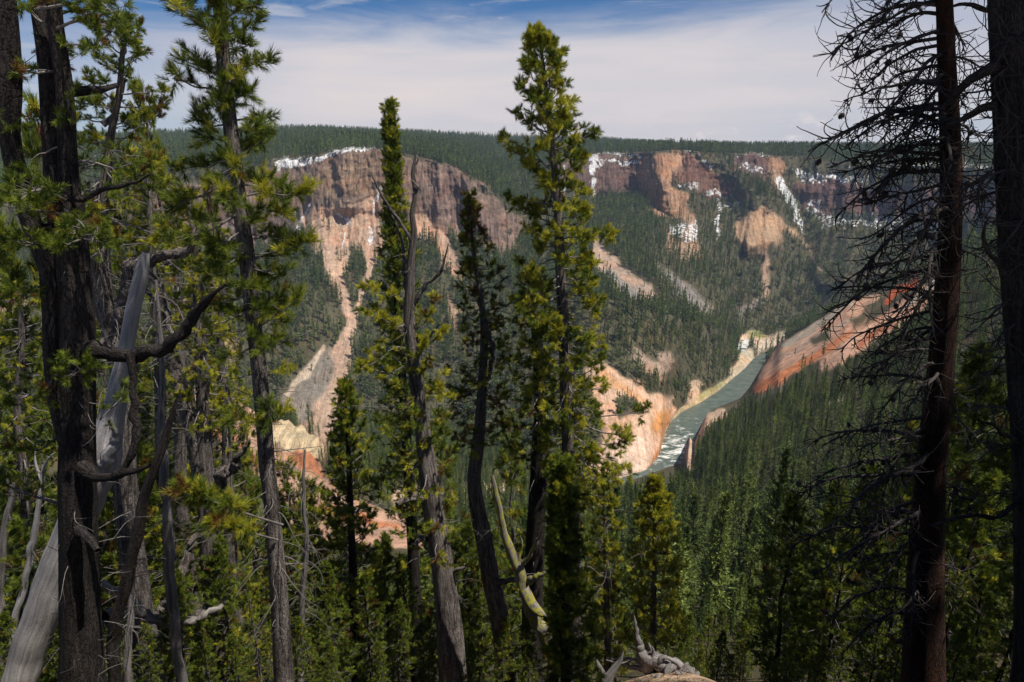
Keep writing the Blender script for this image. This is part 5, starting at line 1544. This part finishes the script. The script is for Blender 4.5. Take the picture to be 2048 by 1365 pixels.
LG = 'pines crowding the slope at the lower left'
for i, (k, x, t, D) in enumerate([(2, 70, 830, 16), (1, 300, 800, 17), (3, 330, 920, 13), (1, 250, 990, 13), (0, 60, 1040, 11), (3, 480, 930, 19), (0, 420, 1090, 12.5), (2, 600, 1070, 16), (1, 560, 1000, 18), (0, 640, 1140, 13), (3, 500, 1140, 11.5), (0, 330, 1150, 10.5), (1, 200, 1110, 12.5), (2, 110, 1200, 9.5), (0, 20, 1220, 9.5), (1, 400, 1240, 9.5), (2, 290, 1300, 8.5), (0, 470, 1270, 10), (1, 600, 1240, 11), (3, 540, 1300, 9), (0, 660, 1290, 11), (2, 160, 1320, 9), (1, -40, 480, 17), (3, 160, 500, 21), (3, 330, 500, 22), (0, 250, 740, 19), (3, 420, 660, 23), (2, -30, 940, 13), (0, 380, 820, 22)]):
    place_pine(k, x, t, D, "slope_pine", 'dark bushy pine crowding the slope among the grey trunks at the lower left', LG)
for x, y0, D in ((310, 190, 17), (30, 220, 16), (170, 310, 20), (250, 420, 22), (375, 380, 24)):
    place_pine(3, x, y0, D, "sparse_pine", 'thin gappy pine behind the massive dark pine, puffs of needles against the sky', 'gappy pines behind the massive dark pine', 0.8)
MG = 'pines filling the gully under the centre trees'
for i, (k, x, t, D) in enumerate([(0, 750, 1075, 18), (1, 820, 1130, 17), (0, 790, 1210, 14), (2, 850, 1245, 16), (0, 925, 1040, 20), (1, 960, 1110, 19), (2, 1060, 1075, 19), (0, 940, 1190, 16), (1, 1000, 1250, 14), (0, 1060, 1240, 14.5), (2, 1180, 1075, 20), (0, 760, 1290, 12), (1, 1170, 1245, 14), (3, 885, 820, 26), (3, 1020, 840, 27), (1, 860, 1300, 13), (0, 940, 1300, 12.5), (2, 1060, 1320, 12), (3, 1240, 1190, 17), (3, 1160, 860, 26), (3, 700, 985, 21), (2, 880, 1055, 21), (0, 990, 1060, 22), (1, 1120, 1050, 21), (3, 1210, 1080, 21), (2, 730, 1140, 15), (3, 640, 960, 20), (3, 575, 930, 18), (3, 615, 1010, 17)]):
    place_pine(k, x, t, D, "gully_pine", 'dark green pine filling the gully beneath the leaning and tall centre pines', MG)
RG = 'dark pines at the lower right'
for i, (k, x, t, D) in enumerate([(0, 1605, 1010, 16), (2, 1700, 1060, 12), (0, 1640, 1180, 12), (1, 1740, 940, 15), (0, 1800, 1080, 11), (2, 1920, 780, 13), (0, 1985, 720, 15), (1, 1950, 960, 10), (0, 2030, 900, 12), (2, 1900, 1150, 9), (0, 1760, 1230, 9.5), (1, 1990, 1150, 8.5), (0, 2060, 1060, 9), (2, 1690, 1270, 10), (0, 1580, 1260, 13), (1, 1640, 1310, 11), (0, 1920, 1290, 8), (2, 1800, 1310, 9)]):
    place_pine(k, x, t, D, "shadow_pine", 'deep green shaded pine crowding the bottom right around the reddish bare trunk', RG)
for (k, x, t, D, lb) in ((0, 1440, 1268, 14.5, 'small dark green pine at the bottom, right of the sandy stump'), (3, 1488, 1285, 15, 'small olive green pine at the bottom, second right of the sandy stump'), (1, 1400, 1330, 12.5, 'low green pine seedling at the right end of the grey stump log')):
    place_pine(k, x, t, D, "small_pine", lb, 'small pines beside the stump')

# small stones on the sandy lip
srng = np.random.default_rng(8)
for i in range(9):
    x = lip[0] + srng.uniform(-0.8, 0.9)
    y = lip[1] + srng.uniform(-0.9, 0.1)
    d_ = math.hypot((x - lip[0]) / 1.15, (y - lip[1]) / 1.3)
    u, v_ = np.meshgrid(np.linspace(0, 2 * math.pi, 10, endpoint=False), np.linspace(0.05, math.pi - 0.05, 7))
    r = srng.uniform(0.03, 0.07)
    pts = np.stack([np.cos(u) * np.sin(v_), np.sin(u) * np.sin(v_), np.cos(v_) * 0.6], -1).reshape(-1, 3)
    pts = pts * r * (1 + 0.35 * fbm(pts[:, 0] * 1.5 + i * 5, pts[:, 1] * 1.5, pts[:, 2] * 1.5, 2))[:, None]
    zz = ground_z(x, y) + (lip[2] - ground_z(lip[0], lip[1])) * (1 - sstep(0, 1.7, d_)) + 0.01
    ii_ = (np.arange(6)[:, None] * 10 + np.arange(10)[None]).ravel()
    jj_ = (np.arange(6)[:, None] * 10 + (np.arange(10)[None] + 1) % 10).ravel()
    o = mesh_obj("stone", pts, np.stack([ii_, jj_, jj_ + 10, ii_ + 10], 1), M_DEAD, attrs={'along': pts * 3})
    o.location = (x, y, zz)
    tag(o, 'small pale stone lying on the bare sand below the stump', 'stone', 'stones on the sand')
# unseen pines added beyond the right edge to shade the ones in view
for i, (x, y, h) in enumerate([(7.9, 3.5, 18), (9.2, 2.2, 17), (7.0, 1.4, 15), (11.0, 5.0, 20), (13.2, 10.4, 22), (15.2, 12.6, 22)]):
    root = bpy.data.objects.new("unseen_shade_pine", None)
    COL.objects.link(root)
    root.location = (x, y, ground_z(x, y))
    root.scale = (h / 7 * (0.8 if i < 3 else 0.55), h / 7 * (0.8 if i < 3 else 0.55), h / 7)
    root.rotation_euler = (0, 0, i * 1.3)
    tag(root, 'unseen tall pine added beyond the right edge to shade the pines in view', 'pine tree', 'unseen shading pines beyond the right edge')
    for src in KINDS[i % 3]:
        c = src.copy()
        COL.objects.link(c)
        c.parent = root
for (k, x, t, D) in ((0, 1420, 1300, 22), (1, 1500, 1250, 24), (2, 1550, 1290, 20), (0, 1460, 1320, 18), (1, 1530, 1330, 16), (0, 1360, 1290, 24), (2, 1590, 1330, 14), (1, 1345, 1215, 30), (0, 1385, 1225, 34), (2, 1420, 1235, 29), (1, 1450, 1215, 36), (0, 1480, 1235, 31), (1, 1515, 1215, 34), (2, 1405, 1275, 25), (0, 1370, 1255, 27), (1, 1550, 1235, 29), (0, 1690, 985, 17), (2, 1610, 1090, 19), (1, 1770, 1010, 14)):
    place_pine(k, x, t, D, "shadow_pine", 'deep green shaded pine crowding the bottom right around the reddish bare trunk', RG)

# ------------------------------------------------------------------ a little blue air
hm = bpy.data.materials.new("haze_air")
hm.use_nodes = True
nt = hm.node_tree
nt.nodes.clear()
ho = nd(nt, 'ShaderNodeOutputMaterial')
hv = nd(nt, 'ShaderNodeVolumePrincipled')
hv.inputs['Color'].default_value = (0.55, 0.72, 1.0, 1)
hv.inputs['Density'].default_value = 0.000085
nt.links.new(hv.outputs[0], ho.inputs['Volume'])
hx, hy0, hy1, hz0, hz1 = 4300, -60, 4300, float(V[:, 2].min()) - 1.0, 80.0
hvt = [(a, b, c) for c in (hz0, hz1) for b in (hy0, hy1) for a in (-hx, hx)]
haze = mesh_obj("haze", hvt, np.array([(0, 2, 3, 1), (4, 5, 7, 6), (0, 1, 5, 4), (2, 6, 7, 3), (0, 4, 6, 2), (1, 3, 7, 5)]), hm, smooth=False)
tag(haze, 'thin bluish haze filling the canyon air', 'haze', kind='stuff')
